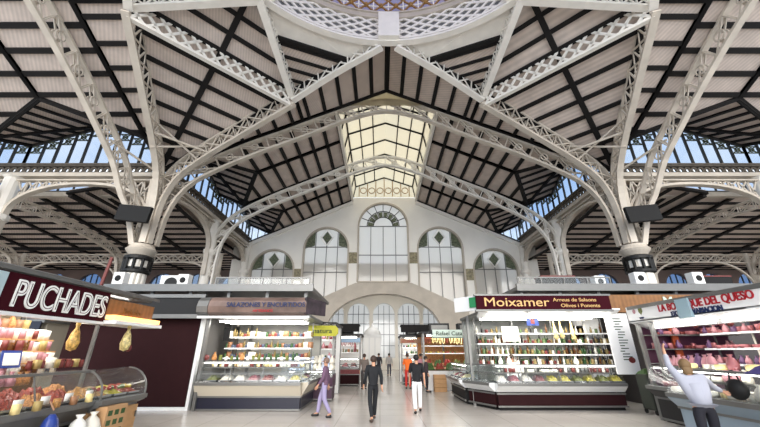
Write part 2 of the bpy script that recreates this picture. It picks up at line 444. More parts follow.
# ------------------------------------------------------------------ dome columns
def dome_column(sx):
    sn = 'right' if sx > 0 else 'left'
    b = V((CX+sx*12.3, CY+12.3, 0))
    root = empty('dome_column', b, f'massive {sn} column carrying the dome, black collar and fluted white shaft', 'column', 'columns carrying the dome')
    MB().box((-.6,-.6,0), (.6,.6,1.1)).box((-.5,-.5,1.1), (.5,.5,4.6)).build('pedestal', STONE, root, bevel=.04)
    sh = MB()
    for k in range(12):
        a = 2*PI*k/12
        sh.tube([(math.cos(a)*.4, math.sin(a)*.4, 4.6), (math.cos(a)*.36, math.sin(a)*.36, 6.2)], .11, 8)
    sh.lathe([(0, 4.6), (.4, 4.6), (.38, 6.2), (0, 6.2)], n=24)
    sh.build('shaft', STEELW, root)
    MB().lathe([(.5, 5.3), (.62, 5.36), (.62, 5.46), (.5, 5.52), (.5, 5.6)], n=24).lathe([(.5, 5.95), (.64, 6.0), (.64, 6.12), (.5, 6.2)], n=24).build('collar', BLACKM, root)
    bolts = MB()
    for k in range(10):
        a = 2*PI*k/10
        bolts.box((math.cos(a)*.56-.05, math.sin(a)*.56-.05, 5.4), (math.cos(a)*.56+.05, math.sin(a)*.56+.05, 6.05))
    bolts.build('collar_balusters', BLACKM, root)
    MB().lathe([(.45, 6.2), (.62, 6.4), (.68, 6.5), (.58, 6.6), (.52, 6.75), (0, 6.75)], n=24).build('capital', STEEL, root)
    # flanges fanning out above the capital
    for i, (dx, dy) in enumerate(((-.45, 0), (0, -.45), (-.3, -.35), (.3, 0), (0, .35))):
        MB().bar((sx*dx*.4, dy*.4, 6.7), (sx*dx*1.2, dy*1.2, 10.2), .2, .2, (1, 0, 0)).build('rib_flange', STEEL, root)
    # pierced web plates between flanges
    MB().box((-.08, -.4, 6.8), (.08, .4, 10.0)).box((-.4, -.08, 6.8), (.4, .08, 10.0)).build('web_plate', FRIEZE, root)
    # black banner-like loudspeaker hung from the ribs
    o = MB().box((-.8, -.1, -.4), (.8, .1, .4)).build('column_loudspeaker', BLACK, None, (b.x+sx*-.1, b.y-1.3, 7.95), bevel=.02)
    o.rotation_euler = (0, sx*-.10, 0)
    tag(o, f'flat black box mounted high on the {sn} dome column', 'loudspeaker', 'black boxes on the dome columns')
    m = MB().bar((b.x+sx*-.1, b.y-1.25, 7.95), (b.x, b.y-.3, 7.95), .1, .1).build('mount', BLACKM, None); m.parent = o; m.matrix_parent_inverse = Matrix.Translation(-V(o.location))
for sx in (-1, 1): dome_column(sx)
# ------------------------------------------------------------------ arcades under the clerestories
def arcade_column(x, y, label, group, h=9, r=.3):
    root = empty('arcade_column', (x, y, 0), label, 'column', group)
    MB().box((-.45,-.45,0), (.45,.45,2.6)).build('pedestal', STONE, root, bevel=.03)
    MB().lathe([(r*1.3, 2.6), (r*1.3, 2.9), (r, 3.0), (r, h-2.6), (r*1.4, h-2.4), (r*1.4, h-2.2), (r, h-2.1), (r, h-.1), (r*1.3, h)], n=12).build('shaft', STEELW, root, smooth=False)
    return root
def arcade(arm, s, v0, v1, label, group, zc=10.35, zs=8.6):
    vm = (v0+v1)/2; a0, a1 = v0+.35, v1-.35
    run = (A(arm, 0, 1, 0)-A(arm, 0, 0, 0)); pn = (A(arm, 1, 0, 0)-A(arm, 0, 0, 0))
    up = V((0,0,1))
    root = empty('arcade_girder', A(arm, s*S, v0, 10.4), label, 'girder', group)
    p = lambda v, z, du=0: A(arm, s*S+du, v, z)
    MB().bar(p(v0, 11.35), p(v1, 11.35), .4, .1, pn).bar(p(v0, 11.28, 0), p(v1, 11.28), .3, .08, pn).build('top_rail', FRIEZE, root, world=True)
    MB().bar(p(v0, 10.72), p(v1, 10.72), .36, .22, pn).bar(p(v0, 10.4), p(v1, 10.4), .3, .08, pn).build('bottom_rail', STEEL, root, world=True)
    fr = MB(); n = int((v1-v0)/.36)
    for k in range(n):
        v = v0+(k+.5)*(v1-v0)/n; c = p(v, 11.05); r = .15
        ring = [c+run*math.cos(a)*r+up*math.sin(a)*r for a in [2*PI*j/8 for j in range(8)]]
        fr.sweep(ring, [pn]*8, [(q-c).normalized() for q in ring], .1, .07, True)
        fr.bar(p(v-.18, 10.85), p(v, 11.3), .06, .06, pn)
        fr.bar(p(v+.18, 10.85), p(v, 11.3), .06, .06, pn)
    fr.build('frieze', FRIEZE, root, world=True)
    # arch with spandrel lattice
    def arc(v): 
        f = (v-vm)/((a1-a0)/2); return zs+(zc-zs-.15)*math.sqrt(max(0, 1-abs(f)**2.2))
    pts = [p(a0, 6.6)]+[p(a0+(a1-a0)*(.5-.5*math.cos(PI*k/18)), arc(a0+(a1-a0)*(.5-.5*math.cos(PI*k/18)))) for k in range(19)]+[p(a1, 6.6)]
    tg = [(pts[min(i+1, 20)]-pts[max(i-1, 0)]).normalized() for i in range(21)]
    nr = [t.cross(pn).normalized() for t in tg]
    MB().sweep(pts, [pn]*21, nr, .3, .14).build('arch', STEEL, root, world=True)
    n = 14; halves = (MB(), MB())
    for k in range(n):
        sp = halves[k >= n/2]
        va, vb = a0+(a1-a0)*k/n, a0+(a1-a0)*(k+1)/n
        za, zb = arc(va), arc(vb)
        if 10.4-min(za, zb) > .3:
            sp.bar(p(va, za), p(vb, 10.4), .07, .07, pn); sp.bar(p(va, 10.4), p(vb, zb), .07, .07, pn); sp.bar(p(va, za), p(va, 10.4), .07, .07, pn)
    for sp in halves: sp.build('spandrel_lattice', STEEL, root, world=True)
    return root
def clerestory(arm, s, v0, v1, idx):
    vm = (v0+v1)/2; z0 = 11.42; uu = s*12.42
    p = lambda v, z: A(arm, uu, v, z)
    pn = (A(arm, 1, 0, 0)-A(arm, 0, 0, 0))
    w = struct(bpy.data.objects.new(f'window_{idx}', None)); COL.objects.link(w); w.location = p(vm, z0)
    top = lambda v: 14.2-(1.4*abs(v-vm)/((v1-v0)/2))
    MB().add([p(v0, z0), p(v1, z0), p(v1, top(v1)-.05), p(vm, 14.15), p(v0, top(v0)-.05)], [(0,1,2,3,4)]).build('pane', SKYGL, w, world=True)
    fr = MB(); fr.bar(p(v0, z0), p(v1, z0), .14, .12, pn)
    fr.bar(p(v0, top(v0)-.1), p(vm, 14.1), .14, .14, pn); fr.bar(p(vm, 14.1), p(v1, top(v1)-.1), .14, .14, pn)
    n = int(round((v1-v0)/.78))
    for k in range(n+1):
        v = v0+(v1-v0)*k/n; fr.bar(p(v, z0), p(v, top(v)-.1), .09, .12, pn)
    fr.build('glazing_bars', DKFRAME, w, world=True)
    # patterned green lights along the raking top
    gp = MB()
    for k in range(n):
        va, vb = v0+(v1-v0)*(k+.12)/n, v0+(v1-v0)*(k+.88)/n
        t = min(top(va), top(vb))-.18; b = t-.42
        gp.bar(p(va, t), p(vb, t), .05, .05, pn).bar(p(va, b), p(vb, b), .05, .05, pn)
        gp.bar(p(va, t), p(vb, b), .05, .05, pn).bar(p(va, b), p(vb, t), .05, .05, pn)
        c = p((va+vb)/2, (t+b)/2); r = .14; run = (A(arm, 0, 1, 0)-A(arm, 0, 0, 0))
        ring = [c+run*math.cos(a)*r+V((0,0,1))*math.sin(a)*r for a in [2*PI*j/8 for j in range(8)]]
        gp.sweep(ring, [pn]*8, [(q-c).normalized() for q in ring], .05, .05, True)
    gp.build('patterned_light', GREEN, w, world=True)
wi = 10
for s, k in ((1, 90), (-1, 91)):      # small glazed gable where the last dormer meets the end wall
    w = bpy.data.objects.new(f'window_{k}', None); COL.objects.link(w); struct(w); w.location = A('nave', s*11.5, 25.45, 12)
    tri = [A('nave', s*10.3, 25.45, Zr(10.45)), A('nave', s*12.45, 25.45, 12.8), A('nave', s*12.45, 25.45, 11.0)]
    MB().add(tri, [(0,1,2)]).build('pane', SKYGL, w, world=True)
    b_ = MB()
    for i in range(3): b_.bar(tri[i], tri[(i+1) % 3], .12, .12, (0,1,0))
    for f in (.3, .6, .85): b_.bar(tri[0].lerp(tri[1], f), tri[0].lerp(tri[2], f), .06, .06, (0,1,0))
    b_.build('glazing_bars', DKFRAME, w, world=True)
ordn = ['first', 'second', 'third']
for s, sn in ((1, 'right'), (-1, 'left')):
    for i, (v0, v1) in enumerate(zip(nave_v[:-1], nave_v[1:])):
        arcade('nave', s, v0, v1, f'{ordn[i]} arched girder from the dome column along the {sn} side of the nave', 'arched girders beside the nave')
        clerestory('nave', s, v0, v1, wi); wi += 1
    arcade_column(CX+s*S, CY+18.9, f'slim white iron column on the {sn} of the nave, midway to the end wall', 'columns beside the nave', 10.6)
    arcade_column(CX+s*S, CY+25.2, f'slim white iron column on the {sn} of the nave by the end wall', 'columns beside the nave', 10.6)
for arm in ('left', 'right'):
    for i, (v0, v1) in enumerate(zip(side_v[:-1], side_v[1:])):
        arcade(arm, 1, v0, v1, f'{ordn[i]} arched girder out from the {arm} dome column below the side clerestory', 'arched girders of the side arms')
        clerestory(arm, 1, v0, v1, wi); wi += 1
    for i, v in enumerate(side_v[1:3]):
        c = A(arm, S, v, 0)
        arcade_column(c.x, c.y, f'{ordn[i]} iron column out along the {arm} arm beyond the dome column', 'columns of the side arms', 10.6, .36)
# ------------------------------------------------------------------ dome ring and dome
def rp(a, r, z): return V((CX+r*math.sin(a), CY+r*math.cos(a), z))
ring = empty('dome_ring', (CX, CY, 14.8), 'circular white ring girder with diamond lattice under the dome', 'ring girder')
def hoop(r, z, w, h, n=96):
    pts = [rp(2*PI*k/n, r, z) for k in range(n)]
    return pts, [V((p.x-CX, p.y-CY, 0)).normalized() for p in pts], [V((0,0,1))]*n
m1 = MB()
for r, z, w, h in ((7.3, 14.85, .3, .1), (7.3, 15.05, .2, .1)): m1.sweep(*hoop(r, z, w, h), w, h, True)
m1.build('bottom_flange', STEELW, ring, world=True)
m1 = MB()
for r, z, w, h in ((7.3, 16.35, .24, .1), (7.3, 16.52, .16, .2), (7.28, 16.68, .24, .08)): m1.sweep(*hoop(r, z, w, h), w, h, True)
m1.build('top_cornice', STONE, ring, world=True)
m1 = MB(); n = 66
for k in range(n):
    for d in (3, -3):
        q = [rp(2*PI*(k+d*f/3)/n, 7.27, 15.1+1.2*f/3) for f in range(4)]
        for a, b in zip(q[:-1], q[1:]): m1.bar(a, b, .05, .1, V((a.x-CX, a.y-CY, 0)))
m1.build('lattice_web', STEELW, ring, world=True)
back = mat('grey_ring_panel', (150, 152, 150), .6)
MB().lathe([(7.5, 14.9), (7.5, 16.4)], (CX, CY, 0), 96).build('back_panel', back, ring, world=True)
for k in range(8):
    a = 2*PI*k/8; c = rp(a, 7.15, 15.6); rad = V((c.x-CX, c.y-CY, 0)).normalized()
    MB().bar(c-V((0,0,.75)), c+V((0,0,.75)), .95, .5, rad.cross(V((0,0,1)))).build('ring_block', STEELW, ring, world=True)
dome = empty('dome', (CX, CY, 16.9), 'coloured glass dome with lilac panes and gold star bars overhead', 'dome')
MB().lathe([(7.3, 16.7), (7.3, 19.2), (7.0, 21), (6.0, 23.2), (4.2, 25), (2, 26), (.3, 26.3)], (CX, CY, 0), 64).build('dome_glass', LILAC, dome, world=True)
m1 = MB(); m2 = MB(); n = 64
for k in range(n):
    for row in range(3):
        z = 16.74+row*.72
        a, b = 2*PI*k/n, 2*PI*(k+1)/n
        m1.bar(rp(a, 7.22, z), rp(b, 7.22, z+.72), .07, .06, rp(a, 1, 0)-rp(a, 0, 0)); m1.bar(rp(a, 7.22, z+.72), rp(b, 7.22, z), .07, .06, rp(a, 1, 0)-rp(a, 0, 0))
        m2.bar(rp(a, 7.24, z), rp(a, 7.24, z+.72), .06, .06, rp(a, 1, 0)-rp(a, 0, 0))
        m2.bar(rp(a, 7.24, z+.36), rp(b, 7.24, z+.36), .05, .05, rp(a, 1, 0)-rp(a, 0, 0))
        c = rp((a+b)/2, 7.18, z+.36); m1.ball(c, .12, 6, 4)
m1.build('gold_star_bars', GOLD, dome, world=True); m2.build('white_grid_bars', STEELW, dome, world=True)
for k in range(16):
    a = 2*PI*k/16
    prof = [(7.25, 18.9), (7.0, 21), (6.0, 23.2), (4.2, 25), (2, 26), (.3, 26.3)]
    MB().tube([rp(a, r-.05, z) for r, z in prof], .12, 6).build('dome_rib', STEEL, dome, world=True)
# ------------------------------------------------------------------ end wall of the nave
YW = 29.6
def flat_curve(name, outline, holes, thick, m, y):
    """outline and holes are lists of (x, z); makes a wall with real openings and thickness"""
    cu = bpy.data.curves.new(name, 'CURVE'); cu.dimensions = '2D'; cu.fill_mode = 'BOTH'; cu.extrude = thick/2
    for L in [outline]+holes:
        sp = cu.splines.new('POLY'); sp.points.add(len(L)-1); sp.use_cyclic_u = True
        for i, (x, z) in enumerate(L): sp.points[i].co = (x, z, 0, 1)
    cu.materials.append(m)
    o = bpy.data.objects.new(name, cu); COL.objects.link(o); o.rotation_euler = (PI/2, 0, 0); o.location = (0, y+thick/2, 0)
    return o
def arch_shape(x0, x1, zs, zb0, zb1, n=18, rise=None):
    c, r = (x0+x1)/2, (x1-x0)/2; rise = rise or r
    return [(x0, zb0)]+[(c-r*math.cos(PI*k/n), zs+rise*math.sin(PI*k/n)) for k in range(n+1)]+[(x1, zb1)]
WINS = [(-11.4, -7.6, 8.45, 5.6, 5.6), (-6.85, -2.85, 10.45, 4.95, 6.7), (-1.98, 2.56, 12.65, 7.45, 7.45), (3.4, 7.45, 10.45, 6.7, 4.95), (8.25, 12.15, 8.45, 5.6, 5.6)]
holes = [arch_shape(*w) for w in WINS]
door = [(CX-4.75, 0)]+[(CX-.1-4.75*math.cos(PI*k/24), 3.3+3.1*math.sin(PI*k/24)) for k in range(25)]+[(CX+4.6, 0)]
outl = [(-13.2, 0), (-13.2, Zr(13.2)-.6+.5)]+[(CX-3.1, 15.3), (CX-2.9, 15.5), (CX+2.9, 15.5), (CX+3.1, 15.3), (14, Zr(13.2)-.1), (14, 0)]
outer = outl[:]+[p for p in reversed(door)]
wl = flat_curve('wall_back', outer, holes, .5, WALL, YW); struct(wl)
# beige stone arch band over the passage
band = [(-6.9, 4.3), (-6.9, 5.15), (-2.95, 6.95), (-2.1, 7.3), (2.7, 7.3), (3.55, 6.95), (7.4, 5.15), (7.4, 4.3), (5.9, 3.3)]
inner = [(x, z) for x, z in reversed(door[1:-1])]
bd = flat_curve('trim_1', band+inner+[(-5.4, 3.3)], [], .3, STONE, YW-.4); struct(bd)
for i, x in enumerate((-2.45, 3.0, -7.25, 7.85)):
    z = (9.6, 9.6, 8.1, 8.1)[i]
    o = MB().box((x-.42, YW-.06, z-.5), (x+.42, YW, z+.5)).build(f'trim_{i+2}', TILEB); struct(o)
# cornice band under the gable
for i, s in enumerate((-1, 1)):
    o = MB().bar((CX+s*13.2, YW-.1, Zr(13.2)-.35), (CX+s*3, YW-.1, Zr(3)-.35), .2, .3).build(f'trim_{i+8}', WALL); struct(o)
for i, (x0, x1, zs, zb0, zb1) in enumerate(WINS):
    w = bpy.data.objects.new(f'window_{i+1}', None); COL.objects.link(w); struct(w); w.location = ((x0+x1)/2, YW, min(zb0, zb1))
    shp = arch_shape(x0, x1, zs, zb0, zb1); r = (x1-x0)/2; c = (x0+x1)/2
    MB().prism([(x, YW+.3, z) for x, z in shp], (0, .03, 0)).build('pane', FROST, w, world=True)
    fr = MB(); L = len(shp)
    for k in range(L):
        a, b = shp[k], shp[(k+1) % L]; fr.bar((a[0], YW+.05, a[1]), (b[0], YW+.05, b[1]), .34, .14, (0,1,0))
    fr.build('window_frame', STONE, w, world=True)
    mu = MB()
    def bot(x): return zb0+(zb1-zb0)*(x-x0)/(x1-x0)
    arcz = lambda x: zs+math.sqrt(max(0, r*r-(x-c)**2))
    centre = i == 2
    for k in range(1, 4):
        x = x0+(x1-x0)*k/4
        zt = zs if centre else (zs+r*.35 if k == 2 else arcz(x))
        mu.bar((x, YW+.18, bot(x)), (x, YW+.18, zt), .08, .06, (0,1,0))
    tr = [zs+.15] if i in (0, 4) else ([8.35, zs+.2] if i in (1, 3) else [9.9, zs, zs+.9])
    for z in tr:
        xr = r if z <= zs else math.sqrt(max(.01, r*r-(z-zs)**2))
        if z > zs+.5: continue
        mu.bar((c-xr, YW+.18, z), (c+xr, YW+.18, z), .08, .07, (0,1,0))
    mu.build('glazing_bars', ALU, w, world=True)
    if centre:
        ro = MB()
        for k in range(1, 8):
            a = PI*k/8; ro.bar((c+.9*math.cos(a), YW+.15, zs+.9*math.sin(a)), (c+(r-.1)*math.cos(a), YW+.15, zs+(r-.1)*math.sin(a)), .06, .06, (0,1,0))
        for rr in (.9, 1.5):
            q = [V((c+rr*math.cos(PI*k/16), YW+.15, zs+rr*math.sin(PI*k/16))) for k in range(17)]
            for a, b in zip(q[:-1], q[1:]): ro.bar(a, b, .06, .07, (0,1,0))
        ro.build('fan_bars', DKFRAME, w, world=True)
        gm = MB()
        for k in range(8):
            a0_, a1_ = PI*(k+.15)/8, PI*(k+.85)/8
            pts = [(c+q*math.cos(a), YW+.2, zs+q*math.sin(a)) for q, a in ((.95, a0_), (1.45, a0_), (1.45, a1_), (.95, a1_))]
            gm.prism(pts, (0, .03, 0))
        gm.build('fan_mosaic', GREEN, w, world=True)
    else:
        gm = MB(); zc = zs+r*.55; d = .58
        gm.prism([(c, YW+.14, zc-d), (c+d*.75, YW+.14, zc), (c, YW+.14, zc+d), (c-d*.75, YW+.14, zc)], (0, .05, 0))
        for s in (-1, 1):
            pts = [(c+s*r*math.cos(a), YW+.2, zs+r*math.sin(a)) for a in (.02, .25, .5, .8, 1.0)]+[(c+s*r*.54, YW+.2, zs+.35), (c+s*r*.8, YW+.2, zs+.2)]
            gm.prism(pts if s > 0 else pts[::-1], (0, .04, 0))
        gm.build('green_mosaic', GREEN, w, world=True)
        fr2 = MB(); e = d+.16; pp = [V((c, YW+.12, zc-e)), V((c+e*.78, YW+.12, zc)), V((c, YW+.12, zc+e)), V((c-e*.78, YW+.12, zc))]
        for k in range(4): fr2.bar(pp[k], pp[(k+1) % 4], .08, .06, (0,1,0))
        fr2.build('diamond_frame', WALL, w, world=True)
# entrance hall beyond the arch
struct(MB().box((-9, 41, 0), (-8.7, 41.1, 0.1)).build('baseboard_back', STONE))
hallw = [arch_shape(CX+x-1.3, CX+x+1.3, 6.0, 1.2, 1.2) for x in (-6, -2.95, .05, 3.0, 6)]
hw = flat_curve('wall_hall', [(-9.5, 0), (-9.5, 9), (10.5, 9), (10.5, 0)], hallw, .4, WALL, 42); struct(hw)
for i, x in enumerate((-6, -2.95, .05, 3.0, 6)):
    w = bpy.data.objects.new(f'window_{i+40}', None); COL.objects.link(w); struct(w); w.location = (CX+x, 42, 1.2)
    shp = arch_shape(CX+x-1.3, CX+x+1.3, 6.0, 1.2, 1.2)
    MB().prism([(a, 42.25, z) for a, z in shp], (0, .03, 0)).build('pane', FROST, w, world=True)
    mu = MB()
    for k in (-.65, 0, .65): mu.bar((CX+x+k, 42.1, 1.2), (CX+x+k, 42.1, 7.0), .07, .06, (0,1,0))
    for z in (2.5, 3.7, 4.9, 6.0): mu.bar((CX+x-1.3, 42.1, z), (CX+x+1.3, 42.1, z), .07, .06, (0,1,0))
    mu.build('glazing_bars', DKFRAME if x in (-2.95, 3.0) else ALU, w, world=True)
struct(MB().box((-9.5, 30, 9), (10.5, 42.4, 9.2)).build('ceiling', WALL))
struct(MB().box((-9.7, 30, 0), (-9.5, 42.4, 9)).build('wall_hall_left', WALL))
struct(MB().box((10.5, 30, 0), (10.7, 42.4, 9)).build('wall_hall_right', WALL))
# ------------------------------------------------------------------ aisles either side
for sx, sn in ((-1, 'left'), (1, 'right')):
    X = lambda a: CX+sx*a
    xa, xb = 12.9, 46
    P = [V((X(xa), 18.0, 10.3)), V((X(xb), 18.0, 10.3)), V((X(xb), 26, 9.5)), V((X(xa), 26, 9.5))]
    cr = [((X(v), 22, 9.9), (0, 1, -.1), .24) for v in (16.3, 20.3, 24.3, 28.3, 32.3, 36.3)]
    roof_panel('ceiling', P, (1, 0, 0), .9, cross=cr, w=.18)
    P = [V((X(xa), 26, 9.4)), V((X(xb), 26, 9.4)), V((X(xb), 34.2, 9.6)), V((X(xa), 34.2, 9.6))]
    cr = [((X(v), 30, 9.5), (0, 1, .02), .24) for v in (16.3, 20.3, 24.3, 28.3, 32.3, 36.3)]
    roof_panel('ceiling', P, (1, 0, 0), 1.0, cross=cr, w=.18)
    # low strip of glass between arm and aisle roof
    w = bpy.data.objects.new(f'window_{60+(sx > 0)}', None); COL.objects.link(w); struct(w); w.location = (X(xa), 17.9, 10.4)
    MB().add([(X(xa), 17.9, 10.45), (X(xb), 17.9, 10.45), (X(xb), 17.9, 11.5), (X(xa), 17.9, 11.5)], [(0,1,2,3)]).build('pane', SKYGL, w, world=True)
    mu = MB(); mu.bar((X(xa), 17.85, 10.42), (X(xb), 17.85, 10.42), .12, .16, (0,1,0))
    k = xa
    while k < xb: mu.bar((X(k), 17.85, 10.4), (X(k), 17.85, 11.5), .07, .08, (0,1,0)); k += .9
    mu.build('glazing_bars', DKFRAME, w, world=True)
    struct(MB().box((min(X(xa), X(xb)), 17.7, 10.1), (max(X(xa), X(xb)), 18.0, 10.38)).build('trim_20', STEEL))
    roof_panel('ceiling', [V((X(12.95), 16.8, 10.75)), V((X(12.95), 34, 10.75)), V((X(17.5), 34, 9.7)), V((X(17.5), 16.8, 9.95))], (0, 1, 0), .9, w=.18)
    # back and outer walls
    lo, hi = sorted((X(xa), X(xb)))
    wv = [15+3.6*k for k in range(8)]
    ws = [arch_shape(X(v)-1.25, X(v)+1.25, 7.9, 6.6, 6.6) for v in wv]
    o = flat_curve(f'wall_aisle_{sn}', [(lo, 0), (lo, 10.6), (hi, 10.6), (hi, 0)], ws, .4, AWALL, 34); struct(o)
    for i, v in enumerate(wv):
        w = bpy.data.objects.new(f'window_{70+i+20*(sx > 0)}', None); COL.objects.link(w); struct(w); w.location = (X(v), 34, 6.6)
        MB().prism([(a, 34.2, z) for a, z in arch_shape(X(v)-1.25, X(v)+1.25, 7.9, 6.6, 6.6)], (0, .03, 0)).build('pane', SKYGL, w, world=True)
        mu = MB()
        for k in (-.6, 0, .6): mu.bar((X(v)+k, 34.1, 6.6), (X(v)+k, 34.1, 9.1-abs(k)*.25), .09, .08, (0,1,0))
        for z in (7.3, 7.9): mu.bar((X(v)-1.25, 34.1, z), (X(v)+1.25, 34.1, z), .09, .08, (0,1,0))
        mu.build('glazing_bars', DKFRAME, w, world=True)
    o = MB().box((X(xb)-.1, 16, 0), (X(xb)+.1, 34, 9.5)).build(f'wall_{sn}', STONE); struct(o)
    for i, v in enumerate((12.9, 20.3, 28.3, 36.3)):
        pos = ['beside the nave', 'one bay out', 'two bays out', 'three bays out'][i]
        root = empty('aisle_column', (X(v), 26, 0), f'slender iron column of the {sn} aisle, {pos}', 'column', f'aisle columns')
        MB().box((-.35,-.35,0), (.35,.35,2)).build('pedestal', STONE, root)
        MB().lathe([(.22, 2), (.18, 2.3), (.17, 7), (.3, 7.2), (.17, 7.4), (.17, 9)], n=10).build('shaft', STEEL, root)
        if i < 3:
            v1 = (12.9, 20.3, 28.3, 36.3)[i+1]
            truss('aisle_girder', f'lattice girder with arched braces across the {sn} aisle, {pos}', 'girder', 'aisle girders', [V((X(v), 26, 8.55)), V((X((v+v1)/2), 26, 8.6)), V((X(v1), 26, 8.55))], (0,1,0), .6, .2, 10, chord=.08, web=.05)
            for a, s in ((v, 1), (v1, -1)):
                q = [V((X(a+s*2.6*math.sin(t)), 26, 6.2+2.1*(1-math.cos(t)))) for t in [PI/2*k/8 for k in range(9)]]
                q = [V((X(a+s*.1+s*2.6*(1-math.cos(t))), 26, 6.2+2.1*math.sin(t))) for t in [PI/2*k/8 for k in range(9)]]
                br = MB()
                for c, d in zip(q[:-1], q[1:]): br.bar(c, d, .14, .12, (0,1,0))
                root2 = [ob for ob in COL.objects if ob.name.startswith('aisle_girder')][-1]
                br.build('arched_brace', STEEL, root2, world=True)
        # slanting roof truss running back along the aisle from the arcade
        if i:
            truss('aisle_truss', f'roof truss under the {sn} aisle boards with curved foot, {pos}', 'roof truss', 'aisle roof trusses', [V((X(v), 17.2, 9.4)), V((X(v), 20, 9.45)), V((X(v), 24, 9.0)), V((X(v), 25.3, 8.3)), V((X(v), 25.8, 6.2))], (1,0,0), .5, .22, 12, chord=.08, web=.05)
# ================================================================== the market stalls
def rotm(rz): return Matrix.Rotation(rz, 3, 'Z')
def text(parent, s, loc, size, m, rz=0, extrude=.012, name='lettering', align='LEFT', bold=0, sx=1):
    cu = bpy.data.curves.new(name, 'FONT'); cu.body = s; cu.size = size; cu.extrude = extrude; cu.align_x = align; cu.offset = bold
    cu.materials.append(m); o = bpy.data.objects.new(name, cu); COL.objects.link(o)
    me = bpy.data.meshes.new_from_object(o); bpy.data.objects.remove(o)
    o = bpy.data.objects.new(name, me); COL.objects.link(o)
    o.parent = parent; o.location = loc; o.rotation_euler = (PI/2, 0, rz); o.scale = (sx, 1, 1)
    return o
# colours for goods
def cm(name, rgb, rough=.5, **k): return mat(name, rgb, rough, **k)
G_GREEN = cm('green_bottle_glass', (48, 78, 40), .15); G_BROWN = cm('amber_glass', (96, 58, 24), .15); G_OIL = cm('golden_oil', (122, 104, 60), .15)
G_WHITE = cm('cream_ceramic', (228, 222, 208), .3); G_DARK = cm('dark_wine_glass', (30, 26, 28), .12); G_RED = cm('red_pack', (112, 48, 44), .4)
G_BLUE = cm('blue_pack', (76, 84, 102), .4); G_YEL = cm('yellow_pack', (168, 146, 92), .4); G_PINK = cm('pink_pack', (176, 124, 130), .4)
G_ORG = cm('orange_pack', (150, 108, 76), .4); G_PURP = cm('purple_pack', (92, 62, 96), .4); G_GRN = cm('green_pack', (88, 108, 66), .5)
MEAT = cm('cured_meat', (108, 46, 44), .45, noise=.3, scale=12); MEATP = cm('pink_meat', (150, 88, 92), .45, noise=.25, scale=12)
HAM = cm('ham_skin', (170, 120, 70), .5, noise=.3, scale=8); CHEESE = cm('cheese', (236, 214, 150), .5, noise=.12, scale=8); CHEESEW = cm('white_cheese', (240, 236, 222), .5)
OLIVE = cm('olive_heap', (104, 110, 44), .35, noise=.5, scale=22); PICK = cm('pickle_yellow', (178, 166, 62), .4, noise=.4, scale=18); FISH = cm('salt_fish', (226, 220, 206), .5, noise=.25, scale=14)
REDH = cm('red_dried_fruit', (142, 58, 42), .5, noise=.75, scale=40); NUTS = cm('brown_nuts', (188, 130, 76), .6, noise=.7, scale=40); CANDY = cm('mixed_sweets', (188, 138, 80), .45, noise=.75, scale=34)
LEAF = cm('leafy_green', (62, 92, 40), .6, noise=.4, scale=10); TOM = cm('tomato_red', (140, 40, 32), .35); LEMON = cm('lemon', (190, 166, 60), .4)
CARD = cm('cardboard', (186, 146, 104), .8, noise=.1); PAPERM = cm('paper', (236, 234, 226), .7); BLUEB = cm('blue_plastic', (44, 66, 140), .3)
TRAYM = cm('steel_tray', (190, 192, 194), .25, metal=.7); BLACKT = cm('black_tray', (22, 22, 24), .5); KHAKI = cm('dark_green_cloth', (48, 52, 44), .7)
def proto_bottle(h, r, neck=.35): return MB().lathe([(0, 0), (r, 0), (r, h*.58), (r*neck, h*.76), (r*neck, h), (0, h)], n=8)
BOTS = {'bottle': proto_bottle(.3, .042), 'tall_bottle': proto_bottle(.36, .038), 'oil_bottle': proto_bottle(.26, .045, .4)}
JAR = MB().lathe([(0, 0), (.05, 0), (.055, .02), (.055, .12), (.045, .14), (.05, .145), (.05, .17), (0, .17)], n=8)
TIN = MB().lathe([(0, 0), (.06, 0), (.06, .12), (.055, .13), (0, .13)], n=10)
BOXM = MB().box((-.07, -.05, 0), (.07, .05, .2)); BAGM = MB().lathe([(0, 0), (.09, .01), (.1, .1), (.06, .2), (.025, .24), (.05, .28), (0, .28)], n=8)
HAMM = MB().tube([(0, 0, 0), (0, 0, -.12), (.01, 0, -.28), (.03, 0, -.45), (.03, 0, -.62), (.02, 0, -.72)], [.02, .03, .05, .09, .11, .03], 8)
SAUS = MB().tube([(-.05, 0, 0), (-.06, 0, -.15), (-.05, 0, -.32), (0, 0, -.4), (.05, 0, -.32), (.06, 0, -.15), (.05, 0, 0)], .022, 6)
WHEEL = MB().lathe([(0, 0), (.12, 0), (.14, .03), (.14, .08), (.12, .11), (0, .11)], n=14)
WEDGE = MB().prism([(0, 0, 0), (.16, -.05, 0), (.16, .05, 0)], (0, 0, .1))
def fruit(r): return MB().lathe([(0, 0), (r*.7, r*.12), (r, r*.7), (r*.9, r*1.3), (r*.45, r*1.75), (r*.08, r*1.65), (0, r*1.6)], n=8)
FRUIT = fruit(.05)
SIGNC = MB().box((-.06, -.004, 0), (.06, .004, .09)).bar((0, .02, .0), (0, .004, .07), .02, .01)
_mc = {}
def inst(mb, name, m, label, cat, group, loc, rz=0, sc_=1, key=None):
    k = (id(mb), m.name)
    if k not in _mc: _mc[k] = mb.mesh(name, m, True)
    o = bpy.data.objects.new(name, _mc[k]); COL.objects.link(o)
    o.location = loc; o.rotation_euler.z = rz; o.scale = (sc_,)*3
    return tag(o, label, cat, group)
class Frame:
    """local stall frame: x along the front, y to the back"""
    def __init__(s, loc, rz): s.l = V(loc); s.rz = rz; s.R = rotm(rz)
    def __call__(s, x, y, z): return s.l+s.R@V((x, y, z))
